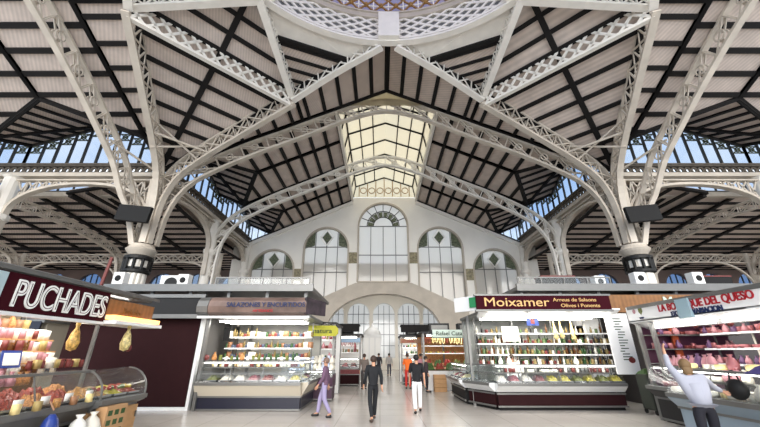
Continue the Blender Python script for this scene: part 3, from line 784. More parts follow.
def row(fr, x0, x1, y, z, step, choices, where, group, jit=.02, cat=None, skip=0, scl=1):
    """a row of individual goods; choices = (mesh, name, material, adjective, category)"""
    x = x0; rr = random.Random(int(x0*97+z*31+y*7+fr.l.x*13))
    while x < x1:
        if rr.random() >= skip:
            mb, nm, m, adj, ct = rr.choice(choices)
            inst(mb, nm, m, f'{adj} {where}', ct, f'{adj} {where}', fr(x+rr.uniform(-jit, jit), y+rr.uniform(-.03, .03), z), fr.rz+rr.uniform(-.2, .2), rr.uniform(.9, 1.15)*scl)
        x += step
def tray(fr, x0, x1, y0, y1, z, m, label, group, h=.09, food='food_heap', tm=None, seed=0):
    c = fr(x0, y0, z); root = empty('food_tray', c, label, 'tray', group, fr.rz)
    w, d = x1-x0, y1-y0
    t = MB().box((0, 0, 0), (w, d, .015)).box((0, 0, 0), (w, .015, .05)).box((0, d-.015, 0), (w, d, .05)).box((0, 0, 0), (.015, d, .05)).box((w-.015, 0, 0), (w, d, .05))
    t.build('tray_body', tm or TRAYM, root)
    hp = MB().heap(.02, w-.02, .02, d-.02, .035, h*1.6, 12, 8, seed).build(food, m, root, smooth=False); hp['kind'] = 'stuff'
    return root
def counter(fr, W, label, D=1.0, base=(.08, .42), mid=(.42, .8), top=1.42, base_m=NAVY, mid_m=BEIGEP, shelf=True, group=None, name='display_counter', curved=False, lip=.16, tiers=(1.12,), light=True, chamfer=None):
    root = empty(name, fr.l, label, 'display counter', group, fr.rz)
    MB().box((.08, .1, 0), (W-.08, D, base[0])).build('plinth', BLACK, root)
    MB().box((.03, .04, base[0]), (W-.03, D, base[1])).build('base_panel', base_m, root)
    tr = MB().bar((0, .03, base[0]+.02), (W, .03, base[0]+.02), .04, .05)
    tr.bar((0, .03, base[1]), (W, .03, base[1]), .04, .05).build('base_trim', ALU, root)
    MB().prism([(0, .04, mid[0]), (0, -lip, mid[1]-.1), (0, -lip, mid[1]), (0, D, mid[1]), (0, D, mid[0])], (W, 0, 0)).build('front_apron', mid_m, root)
    MB().bar((0, -lip-.02, mid[1]-.03), (W, -lip-.02, mid[1]-.03), .05, .09).build('bumper_rail', ALU, root)
    MB().box((.02, -lip+.03, mid[1]), (W-.02, D, mid[1]+.02)).build('display_deck', TRAYM, root)
    if curved:
        prof = [(-lip+.02, mid[1]+.02)]+[(-lip+.02+.55*(1-math.cos(a)), mid[1]+.1+(top-mid[1]-.1)*math.sin(a)) for a in [PI/2*k/7 for k in range(8)]]
    else: prof = [(-lip+.02, mid[1]+.02), (.05, top-.03), (.12, top)]
    g = MB(); n = len(prof)
    g.add([(.02, y, z) for y, z in prof]+[(W-.02, y, z) for y, z in prof], [(i, i+1, n+i+1, n+i) for i in range(n-1)]).build('front_glass', VGLASS, root, smooth=True)
    if curved:
        for x in (.02, W-.02):
            MB().prism([(x, y, z) for y, z in prof+[(prof[-1][0]+.2, top), (D, top-.1), (D, mid[1]+.02)]], (.006, 0, 0)).build('end_glass', VGLASS, root)
            e = MB()
            for a, b in zip(prof[:-1], prof[1:]): e.bar((x, a[0], a[1]), (x, b[0], b[1]), .03, .03, (1,0,0))
            e.build('glass_edge', ALU, root)
    else:
        MB().box((0, .1, top), (W, .62, top+.02)).build('glass_top', VGLASS, root)
        MB().bar((0, .1, top+.0), (W, .1, top), .04, .05).build('top_rail', ALU, root)
        MB().prism([(0, -lip+.02, mid[1]), (0, .1, top), (0, D, top), (0, D, mid[1])], (.012, 0, 0)).build('end_glass', VGLASS, root)
        MB().prism([(W-.012, -lip+.02, mid[1]), (W-.012, .1, top), (W-.012, D, top), (W-.012, D, mid[1])], (.012, 0, 0)).build('end_glass', VGLASS, root)
        for z in tiers:
            MB().box((.03, .16, z), (W-.03, .55, z+.015)).bar((.02, .15, z+.01), (W-.02, .15, z+.01), .02, .04).build('glass_shelf', ALU, root)
        k = 1
        while k*1.1 < W-.4:
            MB().bar((k*1.1, -lip+.03, mid[1]), (k*1.1, .11, top), .02, .02).build('glass_mullion', ALU, root); k += 1
    if light: MB().box((.1, .12 if not curved else .5, top-.05), (W-.1, .17 if not curved else .55, top-.02)).build('strip_light', TUBE, root)
    return root
def lamp(fr, x, y, z, sx, sy, power, col=(1, .96, .9)):
    l = bpy.data.lights.new('stall_lamp', 'AREA'); l.shape = 'RECTANGLE'; l.size = sx; l.size_y = sy; l.energy = power; l.color = col
    o = bpy.data.objects.new('stall_lamp', l); COL.objects.link(o); o.location = fr(x, y, z); o.rotation_euler.z = fr.rz
    return o
def stall(fr, W, D, label, zt=3.2, roof_z=(3.2, 3.3), posts=((0, 0), (1, 0), (0, 1), (1, 1)), shelves=(1.6, 2.05, 2.5), sy=1.7, back_m=WHITE, roof_m=ALU, power=60, tubes=2, shelf_x=None, back=True, name='market_stall', post_m=ALU, tube_m=TUBE, lampy=.9):
    root = empty(name, fr.l, label, 'market stall', None, fr.rz)
    for px, py in posts:
        x, y = px*W, py*D
        MB().box((x-.05, y-.05, 0), (x+.05, y+.05, roof_z[0])).build('post', post_m, root)
    MB().box((-.1, -.15, roof_z[0]), (W+.1, D+.1, roof_z[1])).build('roof', roof_m, root)
    if back:
        MB().box((0, D-.06, 0), (W, D, roof_z[0])).build('back_panel', back_m, root)
    sx0, sx1 = shelf_x or (.1, W-.1)
    for z in shelves:
        MB().box((sx0, sy, z-.03), (sx1, sy+.4, z)).bar((sx0, sy-.01, z-.015), (sx1, sy-.01, z-.015), .02, .05).build('shelf', ALUW, root)
    for k in range(2):
        x = sx0 if k == 0 else sx1-.04
        MB().box((x, sy+.36, 0), (x+.04, sy+.4, roof_z[0])).build('shelf_upright', ALU, root)
    for k in range(tubes):
        y = .3+k*(sy-.4)/max(1, tubes-1) if tubes > 1 else .4
        MB().box((.2, y-.06, roof_z[0]-.07), (W-.2, y+.06, roof_z[0]-.02)).build('light_fitting', ALUW, root)
        MB().tube([(.25, y, roof_z[0]-.1), (W-.25, y, roof_z[0]-.1)], .03, 6).build('fluorescent_tube', tube_m, root)
    if power: lamp(fr, W/2, lampy, roof_z[0]-.15, W*.85, .9, power)
    return root
BOTC = lambda *a: [(BOTS[k], 'bottle', m, f'{adj} bottle', 'bottle') for k, m, adj in a]
# ------------------------------------------------------------------ olive and pickle stall (right)
fM = Frame((3.75, 12.9, 0), 0)
WM = 4.7
st = stall(fM, WM, 3.2, 'right-hand olive and pickle stall under a maroon sign with gold lettering', roof_z=(3.12, 3.22), back_m=cm('grey_mirror_back', (150, 152, 146), .3, noise=.3, scale=2), shelves=(1.36, 1.72, 2.12, 2.5), shelf_x=(.1, WM+.65), sy=1.45, power=55, tubes=3, posts=((-.06, .38), (0, 1), (1, 1)))
MB().box((-.3, -.42, 3.2), (WM-.2, -.30, 3.7)).build('sign_board', MAROONS, st)
MB().box((-.35, -.44, 3.14), (WM-.15, -.28, 3.21)).box((-.35, -.44, 3.69), (WM-.15, -.28, 3.75)).build('sign_trim', ALU, st)
MB().prism([(-.2, -.40, 3.2), (-.2, .1, 2.98), (-.2, .1, 3.03), (-.2, -.40, 3.25)], (WM+.3, 0, 0)).build('canopy', ALUW, st)
MB().prism([(-.16, -.4, 3.2), (-.9, .5, 3.2), (-.9, .5, 3.72), (-.16, -.4, 3.72)], (.06, .06, 0)).build('side_sign', ALUW, st)
MB().prism([(-.22, -.36, 3.3), (-.45, -.08, 3.3), (-.45, -.08, 3.66), (-.22, -.36, 3.66)], (-.03, -.02, 0)).build('green_poster', cm('green_poster', (40, 130, 80)), st)
text(st, 'Moixamer', (-.05, -.43, 3.32), .44, LETG, bold=0, sx=1.3)
text(st, 'Arreus de Salaons', (2.45, -.43, 3.49), .17, LETG, sx=1.25); text(st, 'Olives i Ponents', (2.7, -.43, 3.29), .17, LETG, sx=1.25)
for k in range(3):
    MB().tube([(.15+k*1.55, -.1, 3.0), (1.5+k*1.55, -.1, 3.0)], .035, 6).build('fluorescent_tube', TUBE, st)
MB().box((WM, 1.95, 0), (WM+.75, 2.0, 3.1)).build('back_panel', WHITE, st)
for x in (1.55, 3.1): MB().bar((x, 1.45, 1.4), (x, 1.45, 3.1), .03, .03).build('shelf_divider', ALU, st)
counter(Frame((3.95, 12.9, 0), 0), WM-.35, 'long glass counter with maroon base below the gold-lettered maroon sign', base=(.1, .5), mid=(.55, .82), top=1.38, base_m=MAROON, mid_m=ALUW, D=1.0)
# chamfer and aisle-side counter
fC = Frame((3.28, 14.3, 0), -math.atan2(1.3, .62)); 
counter(fC, 1.4, 'short angled glass counter at the corner of the olive stall', base=(.1, .5), mid=(.55, .82), top=1.38, base_m=MAROON, mid_m=ALUW, D=.5, light=False)
fS = Frame((3.2, 17.2, 0), -PI/2)
counter(fS, 2.7, 'glass counter of the olive stall along the central aisle', base=(.1, .5), mid=(.55, .82), top=1.35, base_m=BLACK, mid_m=ALUW, D=.9)
W_ = 'on the shelves of the olive stall'
ch = BOTC(('bottle', G_GREEN, 'green glass'), ('tall_bottle', G_DARK, 'dark wine'), ('oil_bottle', G_OIL, 'golden oil'), ('bottle', G_WHITE, 'cream ceramic'), ('tall_bottle', G_BROWN, 'amber glass'))
jr = [(JAR, 'jar', G_OIL, 'small golden jar', 'jar'), (JAR, 'jar', G_GRN, 'small green jar', 'jar'), (JAR, 'jar', G_WHITE, 'small white jar', 'jar'), (TIN, 'tin', G_RED, 'red tin', 'tin')]
BACKG = cm('mixed_grey_back', (120, 122, 112), .5, noise=.4, scale=3)
for z, nm in ((1.36, 'lowest'), (1.72, 'second'), (2.12, 'third'), (2.5, 'top')):
    row(fM, .15, WM+.6, 1.58, z, .105 if z < 2.4 else .2, ch+jr, f'on the {nm} shelf of the olive stall', '', jit=.03)
    row(fM, .2, WM+.6, 1.78, z, .14, ch+jr, f'at the back of the {nm} shelf of the olive stall', '', jit=.03) if z < 2.4 else None
hang = [(HAMM, 'ham', HAM, 'cured ham', 'ham'), (SAUS, 'sausage', MEAT, 'sausage loop', 'sausage')]
row(fM, 2.9, 4.4, 1.2, 2.95, .22, [(BAGM, 'bag', G_WHITE, 'white bag', 'bag'), (HAMM, 'ham', CHEESE, 'pale salted fish', 'fish')], 'hanging in the upper olive stall', '')
pap = MB().box((1.1, 1.4, 2.2), (1.75, 1.42, 2.75)).build('paper_notice', PAPERM, None, loc=fM.l); tag(pap, 'large white paper notice behind the olive counter', 'notice')
pl = MB().box((.0, 0, 0), (.45, .02, .3)).build('price_board', BLUEB, None, loc=fM(1.9, .8, 2.75)); tag(pl, 'small dark blue and red board hung under the olive stall lights', 'board')
MB().box((.15, -.01, .06), (.3, 0, .24)).build('red_mark', G_RED, pl)
cols = [(FISH, 'white salted fish'), (MEATP, 'pink tuna pieces'), (FISH, 'pale dried fish'), (MEAT, 'dark red mojama'), (PICK, 'yellow pickles'), (PICK, 'yellow olives'), (OLIVE, 'green olives'), (PICK, 'yellow peppers'), (OLIVE, 'dark olives'), (PICK, 'pale capers')]
for k in range(10):
    m, nm = cols[k]
    tray(Frame(fM(.25+k*.44, -.02, .84), 0), 0, .4, 0, .62, 0, m, f'steel tray of {nm} in the olive counter, {["leftmost", "second from left", "third from left", "fourth from left", "fifth from left", "fifth from right", "fourth from right", "third from right", "second from right", "rightmost"][k]}', 'trays in the olive counter', h=.13, seed=k)
row(fM, .4, WM-.3, .35, 1.135, .15, [(JAR, 'jar', G_WHITE, 'white jar', 'jar'), (WEDGE, 'cheese', CHEESEW, 'white cheese wedge', 'cheese'), (TIN, 'tin', ALU, 'silver tin', 'tin'), (TIN, 'tin', G_RED, 'red tin', 'tin')], 'on the glass shelf of the olive counter', '')
row(fM, .3, WM-.3, .4, 1.4, .3, [(JAR, 'jar', G_OIL, 'golden jar', 'jar'), (BAGM, 'bag', G_WHITE, 'white bag', 'bag'), (TIN, 'tin', G_WHITE, 'white tub', 'tub')], 'standing on top of the olive counter', '', skip=.3)
for k in range(5):
    tray(fS, .15+k*.5, .55+k*.5, .0, .6, .84, (FISH, MEATP, FISH, MEAT, CHEESE)[k], f'tray of {("salted fish", "pink fillets", "white cod", "dark mojama", "cheese")[k]} in the aisle-side olive counter', 'trays in the aisle-side counter', seed=k+40)
# right end panel with leaflet board and red dot
pb = empty('poster_panel', (8.5, 12.78, 0), 'tall white panel with small green writing and a red mark by the olive stall', 'panel')
MB().box((-.4, 0, 1.1), (.42, .05, 3.1)).build('board', WHITE, pb)
lm = MB(); rr = random.Random(3)
for k in range(16):
    z = 2.9-k*.09; x = -.15+rr.uniform(0, .1); lm.box((x, -.006, z), (x+rr.uniform(.15, .35), 0, z+.03))
lm.build('writing', LETN, pb); 
MB().ball((.2, -.01, 1.55), .12, 10, 8, (1, .1, .8)).build('red_mark', G_RED, pb)
# dark trolley with cloth beside the stall
tr = empty('rubbish_trolley', (8.75, 12.2, 0), 'dark green covered trolley at the right end of the olive counter', 'trolley')
MB().box((-.28, -.25, .12), (.28, .3, 1.15)).build('body', KHAKI, tr, bevel=.05); MB().heap(-.28, .28, -.25, .3, 1.15, .18, 6, 6, 4).build('cover', LEAF, tr)
for x in (-.22, .22): MB().tube([(x-.02, -.2, .07), (x+.02, -.2, .07)], .07, 10).build('wheel', BLACK, tr)
for x in (-.22, .22): MB().tube([(x-.02, .25, .07), (x+.02, .25, .07)], .07, 10).build('wheel', BLACK, tr)
# ------------------------------------------------------------------ salted fish stall (left centre)
fB = Frame((-6.15, 12.8, 0), 0); WB = 3.55
st = stall(fB, WB, 3.0, 'left-hand grocery stall with rounded pictorial fascia and navy base counter', roof_z=(2.95, 3.05), back_m=cm('grey_back', (168, 166, 158), .3, noise=.2, scale=2), shelves=(1.6, 1.95, 2.35), sy=1.4, power=50, tubes=3, posts=((0, 0), (0, 1), (1, 1)))
fas = cm('pictorial_fascia', (120, 100, 92), .35, noise=.5, scale=1.4)
prof = [(-.25, 2.98), (-.46, 3.1), (-.5, 3.3), (-.42, 3.5), (-.28, 3.62), (-.1, 3.66), (-.1, 2.98)]
MB().prism([(.1, y, z) for y, z in prof], (WB-.1, 0, 0)).build('fascia', fas, st)
MB().prism([(-.3, y, z) for y, z in prof], (.38, 0, 0)).build('fascia_end', ALU, st)
MB().prism([(WB, -.45, 3.05), (WB+.55, .45, 3.05), (WB+.55, .45, 3.55), (WB, -.45, 3.62)], (-.08, .05, 0)).build('corner_fascia', cm('dark_picture', (70, 60, 66), noise=.7, scale=3), st)
MB().bar((-.3, -.28, 2.95), (WB+.1, -.28, 2.95), .12, .08).build('light_rail', ALUW, st)
text(st, 'SALAZONES Y ENCURTIDOS', (.75, -.52, 3.28), .22, LETB, sx=.98, bold=.003)
text(st, 'ARTESANOS', (1.7, -.53, 3.1), .13, LETR, sx=.98)
counter(Frame((-6.2, 12.8, 0), 0), WB, 'white glass counter with navy plinth in front of the pictorial-fascia stall', base=(.02, .42), mid=(.42, .85), top=1.5, base_m=NAVY, mid_m=BEIGEP, tiers=(1.1, 1.3))
fB2 = Frame((-2.62, 12.95, 0), PI/2)
counter(fB2, 2.6, 'aisle-side glass counter of the left grocery stall', base=(.02, .42), mid=(.42, .85), top=1.5, base_m=NAVY, mid_m=BEIGEP, D=.8)
gro = [(JAR, 'jar', G_OIL, 'honey-coloured jar', 'jar'), (TIN, 'tin', G_RED, 'red tin', 'tin'), (BOXM, 'packet', G_WHITE, 'white packet', 'packet'), (TIN, 'tin', G_BLUE, 'blue tin', 'tin'), (BOTS['bottle'], 'bottle', G_OIL, 'golden oil bottle', 'bottle'), (JAR, 'jar', G_GREEN, 'dark green jar', 'jar'), (BOXM, 'packet', G_ORG, 'orange packet', 'packet')]
row(fB, .15, WB-.1, 1.5, 2.35, .11, gro, 'on the top shelf of the left grocery stall', '')
row(fB, .15, WB-.1, 1.5, 1.6, .12, gro, 'on the lower shelf of the left grocery stall', '')
row(fB, .15, WB-.1, 1.5, 1.95, .11, gro, 'on the middle shelf of the left grocery stall', '')
row(fB, .2, WB-.15, .5, 1.53, .2, [(JAR, 'jar', OLIVE, 'olive jar', 'jar'), (BOTS['oil_bottle'], 'bottle', G_GREEN, 'green oil bottle', 'bottle'), (BAGM, 'bag', NUTS, 'brown bag', 'bag'), (TIN, 'tin', G_WHITE, 'white tub', 'tub')], 'on top of the left grocery counter', '')
row(fB, .2, WB-.2, .35, 1.32, .13, [(TIN, 'tin', G_WHITE, 'white tub', 'tub'), (WEDGE, 'cheese', CHEESE, 'cheese wedge', 'cheese'), (TIN, 'tin', G_RED, 'red tin', 'tin')], 'on the upper glass shelf of the left counter', '')
for k in range(7):
    tray(fB, .2+k*.47, .63+k*.47, -.05, .6, .88, (OLIVE, FISH, FISH, MEATP, REDH, FISH, PICK)[k], f'tray of {("green olives", "white cod", "salted fish", "pink fillets", "red peppers", "pale anchovies", "yellow pickles")[k]} in the navy-based counter', 'trays in the left grocery counter', seed=k+60, h=.12)
for k in range(4):
    tray(fB2, .2+k*.6, .7+k*.6, .05, .6, .88, (FISH, CHEESE, MEATP, FISH)[k], f'tray of {("cod", "cheese", "pink fillets", "fish roe")[k]} in the left aisle-side counter', 'trays in the left aisle-side counter', seed=k+80)
pc = MB().box((-.12, 0, 0), (.12, .02, .5)).build('menu_card', BLACK, None, loc=fB(.15, 1.3, 2.2)); tag(pc, 'narrow black framed card at the left end of the grocery shelves', 'card')
rf = MB().ball((0, 0, .08), .1, 8, 6).build('flower_bunch', G_RED, None, loc=fB(.08, .12, 1.55)); tag(rf, 'small red flower bunch at the left end of the grocery counter', 'flowers')
# ------------------------------------------------------------------ closed stall with maroon shutter
sh = empty('closed_stall', (-6.5, 13.0, 0), 'closed stall with a plain dark maroon shutter and white sill', 'market stall')
MB().box((-4.8, 0, .1), (0, .1, 2.95)).build('shutter', MAROON, sh)
MB().box((-4.8, -.05, 0), (.02, .12, .1)).build('sill', ALUW, sh)
MB().box((.0, -.08, 0), (.1, .12, 2.95)).build('post', ALUW, sh)
MB().box((-4.8, -.35, 3.0), (.15, .1, 3.7)).build('fascia', cm('dark_grey_fascia', (24, 25, 27), .7), sh)
MB().box((-4.8, -.4, 2.92), (.15, -.3, 3.06)).box((-4.8, -.4, 3.64), (.15, -.3, 3.76)).build('fascia_trim', ALU, sh)
MB().box((-4.8, .1, 0), (.1, 3, 3.6)).build('stall_body', cm('stall_side', (90, 88, 86)), sh)
# ------------------------------------------------------------------ dried fruit stall with PUCHADES sign (faces the aisle)
fP = Frame((-6.7, 4.6, 0), PI/2)       # local x runs away from the camera
st = stall(fP, 5.3, 3.4, 'near left dried fruit and sweets stall under a maroon sign with white lettering', roof_z=(3.1, 3.18), shelves=(1.5, 1.9, 2.3), sy=1.7, power=85, tubes=2, posts=((0, 0), (1, 1)), shelf_x=(.1, 4.2), back_m=cm('stall_back_cream', (214, 196, 168)), lampy=1.0, tube_m=TUBE)
MB().box((-.3, -.2, 2.46), (3.75, -.1, 3.12)).build('sign_board', MAROONS, st)
MB().box((-.3, -.22, 2.4), (3.75, -.08, 2.46)).build('sign_trim', ALUW, st)
text(st, 'PUCHADES', (1.5, -.215, 2.56), .66, LETW, bold=.012, sx=.66)
text(st, 'PUCHADES', (1.5, -.2285, 2.56), .66, MAROONS, bold=-.0235, sx=.66, extrude=.002, name='inline_lettering')
MB().box((.3, -.22, 2.5), (1.3, -.2, 3.1)).build('pale_panel', cm('pale_blue_panel', (170, 190, 196)), st)
MB().box((3.76, -.2, 2.62), (5.5, -.12, 3.0)).build('wood_sign', WOOD, st)
text(st, 'Puchades', (4.3, -.215, 2.7), .2, cm('dull_gold', (120, 84, 44)), sx=.9)
MB().box((3.76, -.5, 2.42), (5.55, .3, 2.5)).build('awning_edge', WHITE, st)
MB().box((3.76, -.45, 2.52), (5.5, -.22, 2.62)).build('warm_light_box', TUBEO, st)
MB().box((3.7, -.15, .9), (3.76, -.09, 2.45)).build('post', ALU, st)
MB().prism([(-.3, -.25, 3.14), (5.6, -.25, 3.14), (5.6, .4, 3.3), (-.3, .4, 3.3)], (0, 0, .08)).build('roof_edge', ALU, st)
fPc = Frame((-6.15, 4.6, 0), PI/2)
c = counter(fPc, 3.6, 'open glass counter heaped with dried fruit in the near left stall', base=(.05, .5), mid=(.5, .85), top=1.42, base_m=BLACK, mid_m=ALU, D=1.2, tiers=(), light=False)
fPe = Frame((-6.0, 8.05, 0), PI/2)
c2 = counter(fPe, 1.5, 'curved glass sweets counter with light wood doors at the end of the near left stall', base=(.05, .66), mid=(.66, .84), top=1.45, base_m=WOODL, mid_m=ALU, D=1.3, curved=True, tiers=(), light=False)
for k in range(3):
    d = MB().box((.1+k*.5, .01, .1), (.56+k*.5, .04, .62)).build('door', WOODL, c2)
    MB().box((.5+k*.5, -.02, .35), (.53+k*.5, .01, .48)).build('door_handle', ALU, c2)
mats = [REDH, NUTS, CANDY, REDH, NUTS, REDH, CANDY, REDH]; nms = ['dried cranberries', 'almonds', 'candied fruit', 'red berries', 'walnuts', 'goji berries', 'apricots', 'dried cherries']
for j in range(2):
    for k in range(7):
        q = (k+j*3) % 8
        tray(fPc, .1+k*.5, .56+k*.5, -.1+j*.5, .36+j*.5, .88+j*.06, mats[q], f'tray of {nms[q]} in the {"front" if j == 0 else "rear"} row of the near left counter, {["nearest", "second", "third", "fourth", "fifth", "sixth", "farthest"][k]} of seven', 'trays of dried fruit', h=.14, seed=k+j*9)
for k in range(3):
    tray(fPe, .1+k*.48, .52+k*.48, 0, .9, .88, (CANDY, PICK, REDH)[k], f'tray of {("sweets", "yellow fruit", "red jellies")[k]} in the curved glass counter', 'trays in the curved counter', h=.12, seed=k+20)
# small candied fruits among the trays of the curved case
row(Frame(fPe(.1, .2, 1.0), PI/2), 0, 1.3, 0, 0, .11, [(FRUIT, 'fruit', TOM, 'red candied fruit', 'fruit'), (FRUIT, 'fruit', LEMON, 'yellow candied fruit', 'fruit'), (FRUIT, 'fruit', G_GRN, 'green candied fruit', 'fruit')], 'in the curved glass case', '')
pk = [(BOXM, 'packet', G_RED, 'red packet', 'packet'), (BOXM, 'packet', G_YEL, 'yellow packet', 'packet'), (BAGM, 'bag', G_PINK, 'pink bag', 'bag'), (BOXM, 'packet', G_WHITE, 'white packet', 'packet'), (BAGM, 'bag', NUTS, 'bag of nuts', 'bag'), (BOXM, 'packet', G_PURP, 'purple packet', 'packet'), (JAR, 'jar', G_BROWN, 'brown jar', 'jar'), (BOXM, 'packet', G_ORG, 'orange packet', 'packet')]
for z, nm in ((1.5, 'lowest'), (1.9, 'middle'), (2.3, 'top')):
    row(fP, .2, 4.1, 1.78, z, .17, pk, f'on the {nm} shelf of the dried fruit stall', '')
row(fP, .3, 3.5, .75, 1.16, .19, pk[1:5]+[(BAGM, 'bag', CANDY, 'orange bag', 'bag')], 'standing behind the dried fruit trays', '')
row(fP, 3.5, 5.0, .9, 1.46, .15, [(BOXM, 'packet', G_WHITE, 'white packet', 'packet'), (BOXM, 'packet', G_YEL, 'yellow packet', 'packet'), (JAR, 'jar', G_RED, 'red jar', 'jar')], 'on top of the curved sweets counter', '')
rk = empty('stepped_rack', fP(.1, .95, 0), 'stepped display rack of packets behind the dried fruit trays', 'display rack', None, PI/2)
for k in range(4):
    MB().box((0, .02+k*.14, 1.3+k*.25), (4.3, .3+k*.14, 1.33+k*.25)).build('step', WOODL, rk)
MB().box((0, .6, 0), (4.3, .66, 2.2)).build('rack_back', WOOD, rk)
pk2 = [(BOXM, 'packet', m_, f'large {n_} packet', 'packet') for m_, n_ in ((G_RED, 'red'), (G_YEL, 'yellow'), (G_PINK, 'pink'), (G_WHITE, 'white'), (PAPERM, 'pale'), (G_BROWN, 'brown'), (G_PINK, 'rose'), (G_BLUE, 'grey-blue'), (G_WHITE, 'cream'))]
for k in range(4):
    row(fP, .18, 4.3, 1.08+k*.14, 1.33+k*.25, .15, pk2, f'on the {["lowest", "second", "third", "top"][k]} step of the dried fruit rack', '', jit=.01)
# clothes-line bags under the awning
for i, (x, y, m, lb) in enumerate(((4.55, -.3, CHEESE, 'clear bag of pale yellow sweets hanging from the white awning edge'), (3.45, .1, CANDY, 'clear bag of orange snacks hanging beside the metal post'))):
    m = cm('mixed_snack_bag', (222, 204, 140) if i == 0 else (220, 176, 96), .3, noise=.7, scale=14)
    b = empty('hanging_bag', fP(x, y, 2.42), lb, 'bag')
    MB().lathe([(0, -.6), (.09, -.56), (.12, -.42), (.08, -.22), (.03, -.1), (.05, 0), (0, 0)], n=10).build('bag', m, b, smooth=True)
    MB().tube([(0, 0, -.1), (0, 0, .03)], .012, 6).build('string', WHITE, b)
b = MB().ball((0, 0, 0), .09, 8, 6, (1, .6, 1)).build('red_bag', G_RED, None, loc=fP(4.72, -.28, 1.9)); tag(b, 'small red bag hanging beside the yellow sweets bag', 'bag')
# dark framed price boards above the trays
for i, x in enumerate((1.75, 2.9)):
    o = MB().box((0, 0, 0), (.42, .02, .34)).build('price_board', (BLACK, BLUEB)[i], None, loc=fP(x, .3 if i == 0 else .95, 1.12 if i == 0 else 1.5)); o.rotation_euler = (-.2, 0, PI/2)
    tag(o, ('black price board standing in the dried fruit trays', 'blue framed card standing behind the dried fruit trays')[i], 'price board')
    MB().box((.04, -.006, .05), (.38, 0, .29)).build('card', (cm('chalk_grey', (90, 84, 84)), PAPERM)[i], o)
for k in range(7):
    inst(SIGNC, 'price_tag', PAPERM, 'small white price tag in the dried fruit trays', 'price tag', 'white price tags', fPc(.33+k*.5, -.13, .93), PI/2, 1.5)
# front shelf heaped with sweets boxes, blue bag and white sacks before the counter
fr2 = Frame((-5.92, 4.6, 0), PI/2)
for k in range(8):
    inst(BOXM, 'packet', (G_YEL, CANDY, G_ORG, CHEESE)[k % 4], f'{("yellow", "gold", "orange", "cream")[k % 4]} packet on the ledge in front of the dried fruit', 'packet', f'{("yellow", "gold", "orange", "cream")[k % 4]} packets on the ledge', fr2(.6+k*.38, .02, .86), PI/2, .75)
bb = empty('carrier_bag', (-5.82, 6.95, .56), 'blue carrier bag hanging on the near left counter', 'bag')
MB().lathe([(0, -.26), (.12, -.22), (.15, -.05), (.1, .14), (.04, .22), (0, .22)], n=10).build('bag', BLUEB, bb, smooth=True)
MB().tube([(0, 0, .28), (-.12, 0, .42)], .015, 6).build('strap', G_ORG, bb)
for i, (y, m, lb) in enumerate(((7.95, G_WHITE, 'white plastic sack tied shut below the dried fruit counter'), (7.6, PAPERM, 'crumpled white bag below the dried fruit counter'))):
    o = MB().lathe([(0, 0), (.17, .02), (.2, .2), (.12, .42), (.04, .5), (.08, .56), (0, .56)], n=9).build('plastic_sack', m, None, loc=(-5.82, y, .12+.0*i), smooth=True); tag(o, lb, 'bag')
o = empty('carton', (-5.8, 8.4, 0), 'cardboard carton with dark printed squares standing before the wood doors', 'box')
MB().box((-.12, -.3, 0), (.12, .32, .74)).build('carton_body', CARD, o)
for i in range(3):
    for j in range(3): MB().box((.12, -.24+i*.19, .2+j*.18), (.125, -.12+i*.19, .3+j*.18)).build('printed_square', G_GREEN, o)
# ------------------------------------------------------------------ cheese and ham stall (right, faces the aisle)
fQ = Frame((8.1, 11.2, 0), -PI/2)      # local x runs toward the camera
st = stall(fQ, 7.2, 3.6, 'near right cheese and ham stall under a long white sign with red and blue lettering', roof_z=(3.05, 3.15), shelves=(1.5, 1.9, 2.3), sy=1.5, power=90, tubes=2, posts=((1, 0), (0, 1), (1, 1)), shelf_x=(.4, 7.0), back_m=cm('purple_back_panel', (92, 62, 84)), lampy=.7)
MB().box((-.2, -.12, 2.66), (7.3, 0, 3.14)).build('sign_board', WHITE, st)
MB().prism([(-.2, -.12, 2.68), (-.2, .45, 2.46), (-.2, .45, 2.5), (-.2, -.12, 2.72)], (7.5, 0, 0)).build('canopy', ALUW, st)
for k in range(3): MB().tube([(.3+k*2.3, .2, 2.5), (2.4+k*2.3, .2, 2.5)], .03, 6).build('fluorescent_tube', TUBE, st)
text(st, 'LA BOUTIQUE DEL QUESO', (1.15, -.135, 2.87), .26, LETR, sx=.86, bold=.004)
text(st, 'EXTENSA VARIACION', (1.55, -.135, 2.71), .17, LETB, sx=.9, bold=.004)
em = MB().ball((.15, -.13, 2.98), .07, 8, 6, (1, .1, 1)).build('round_emblem', G_PINK, st)
MB().prism([(.34, -.13, 3.05), (.5, -.13, 3.05), (.5, -.13, 2.95), (.42, -.13, 2.86), (.34, -.13, 2.95)], (0, .01, 0)).build('shield_emblem', OLIVE, st)
text(st, 'DOP', (.34, -.135, 2.74), .08, LETB)
MB().box((1.85, -.2, 2.62), (2.25, -.13, 3.1)).build('sign_cloth', cm('pale_blue_cloth', (150, 176, 186)), st)
for x, m in ((-.02, ALU), (.55, ALU)):
    MB().box((x-.05, -.05, 0), (x+.05, .05, 2.62)).build('post', m, st)
MB().box((0, .9, 1.3), (.06, 1.1, 2.6)).build('orange_panel', cm('orange_panel', (150, 66, 30)), st)
for x in (2.2, 3.4): MB().box((x, 1.44, 1.5), (x+.35, 1.48, 2.4)).build('orange_panel', cm('orange_panel', (150, 66, 30)), st)
fQc = Frame((7.05, 9.2, 0), -PI/2)
counter(fQc, 5.2, 'long glass cheese counter with pale blue-grey front beside the leaning shopper', base=(.05, .6), mid=(.6, .9), top=1.42, base_m=GREYP, mid_m=GREYP, D=1.1, tiers=(1.18,))
fQb = Frame((7.95, 11.1, 0), -PI/2)
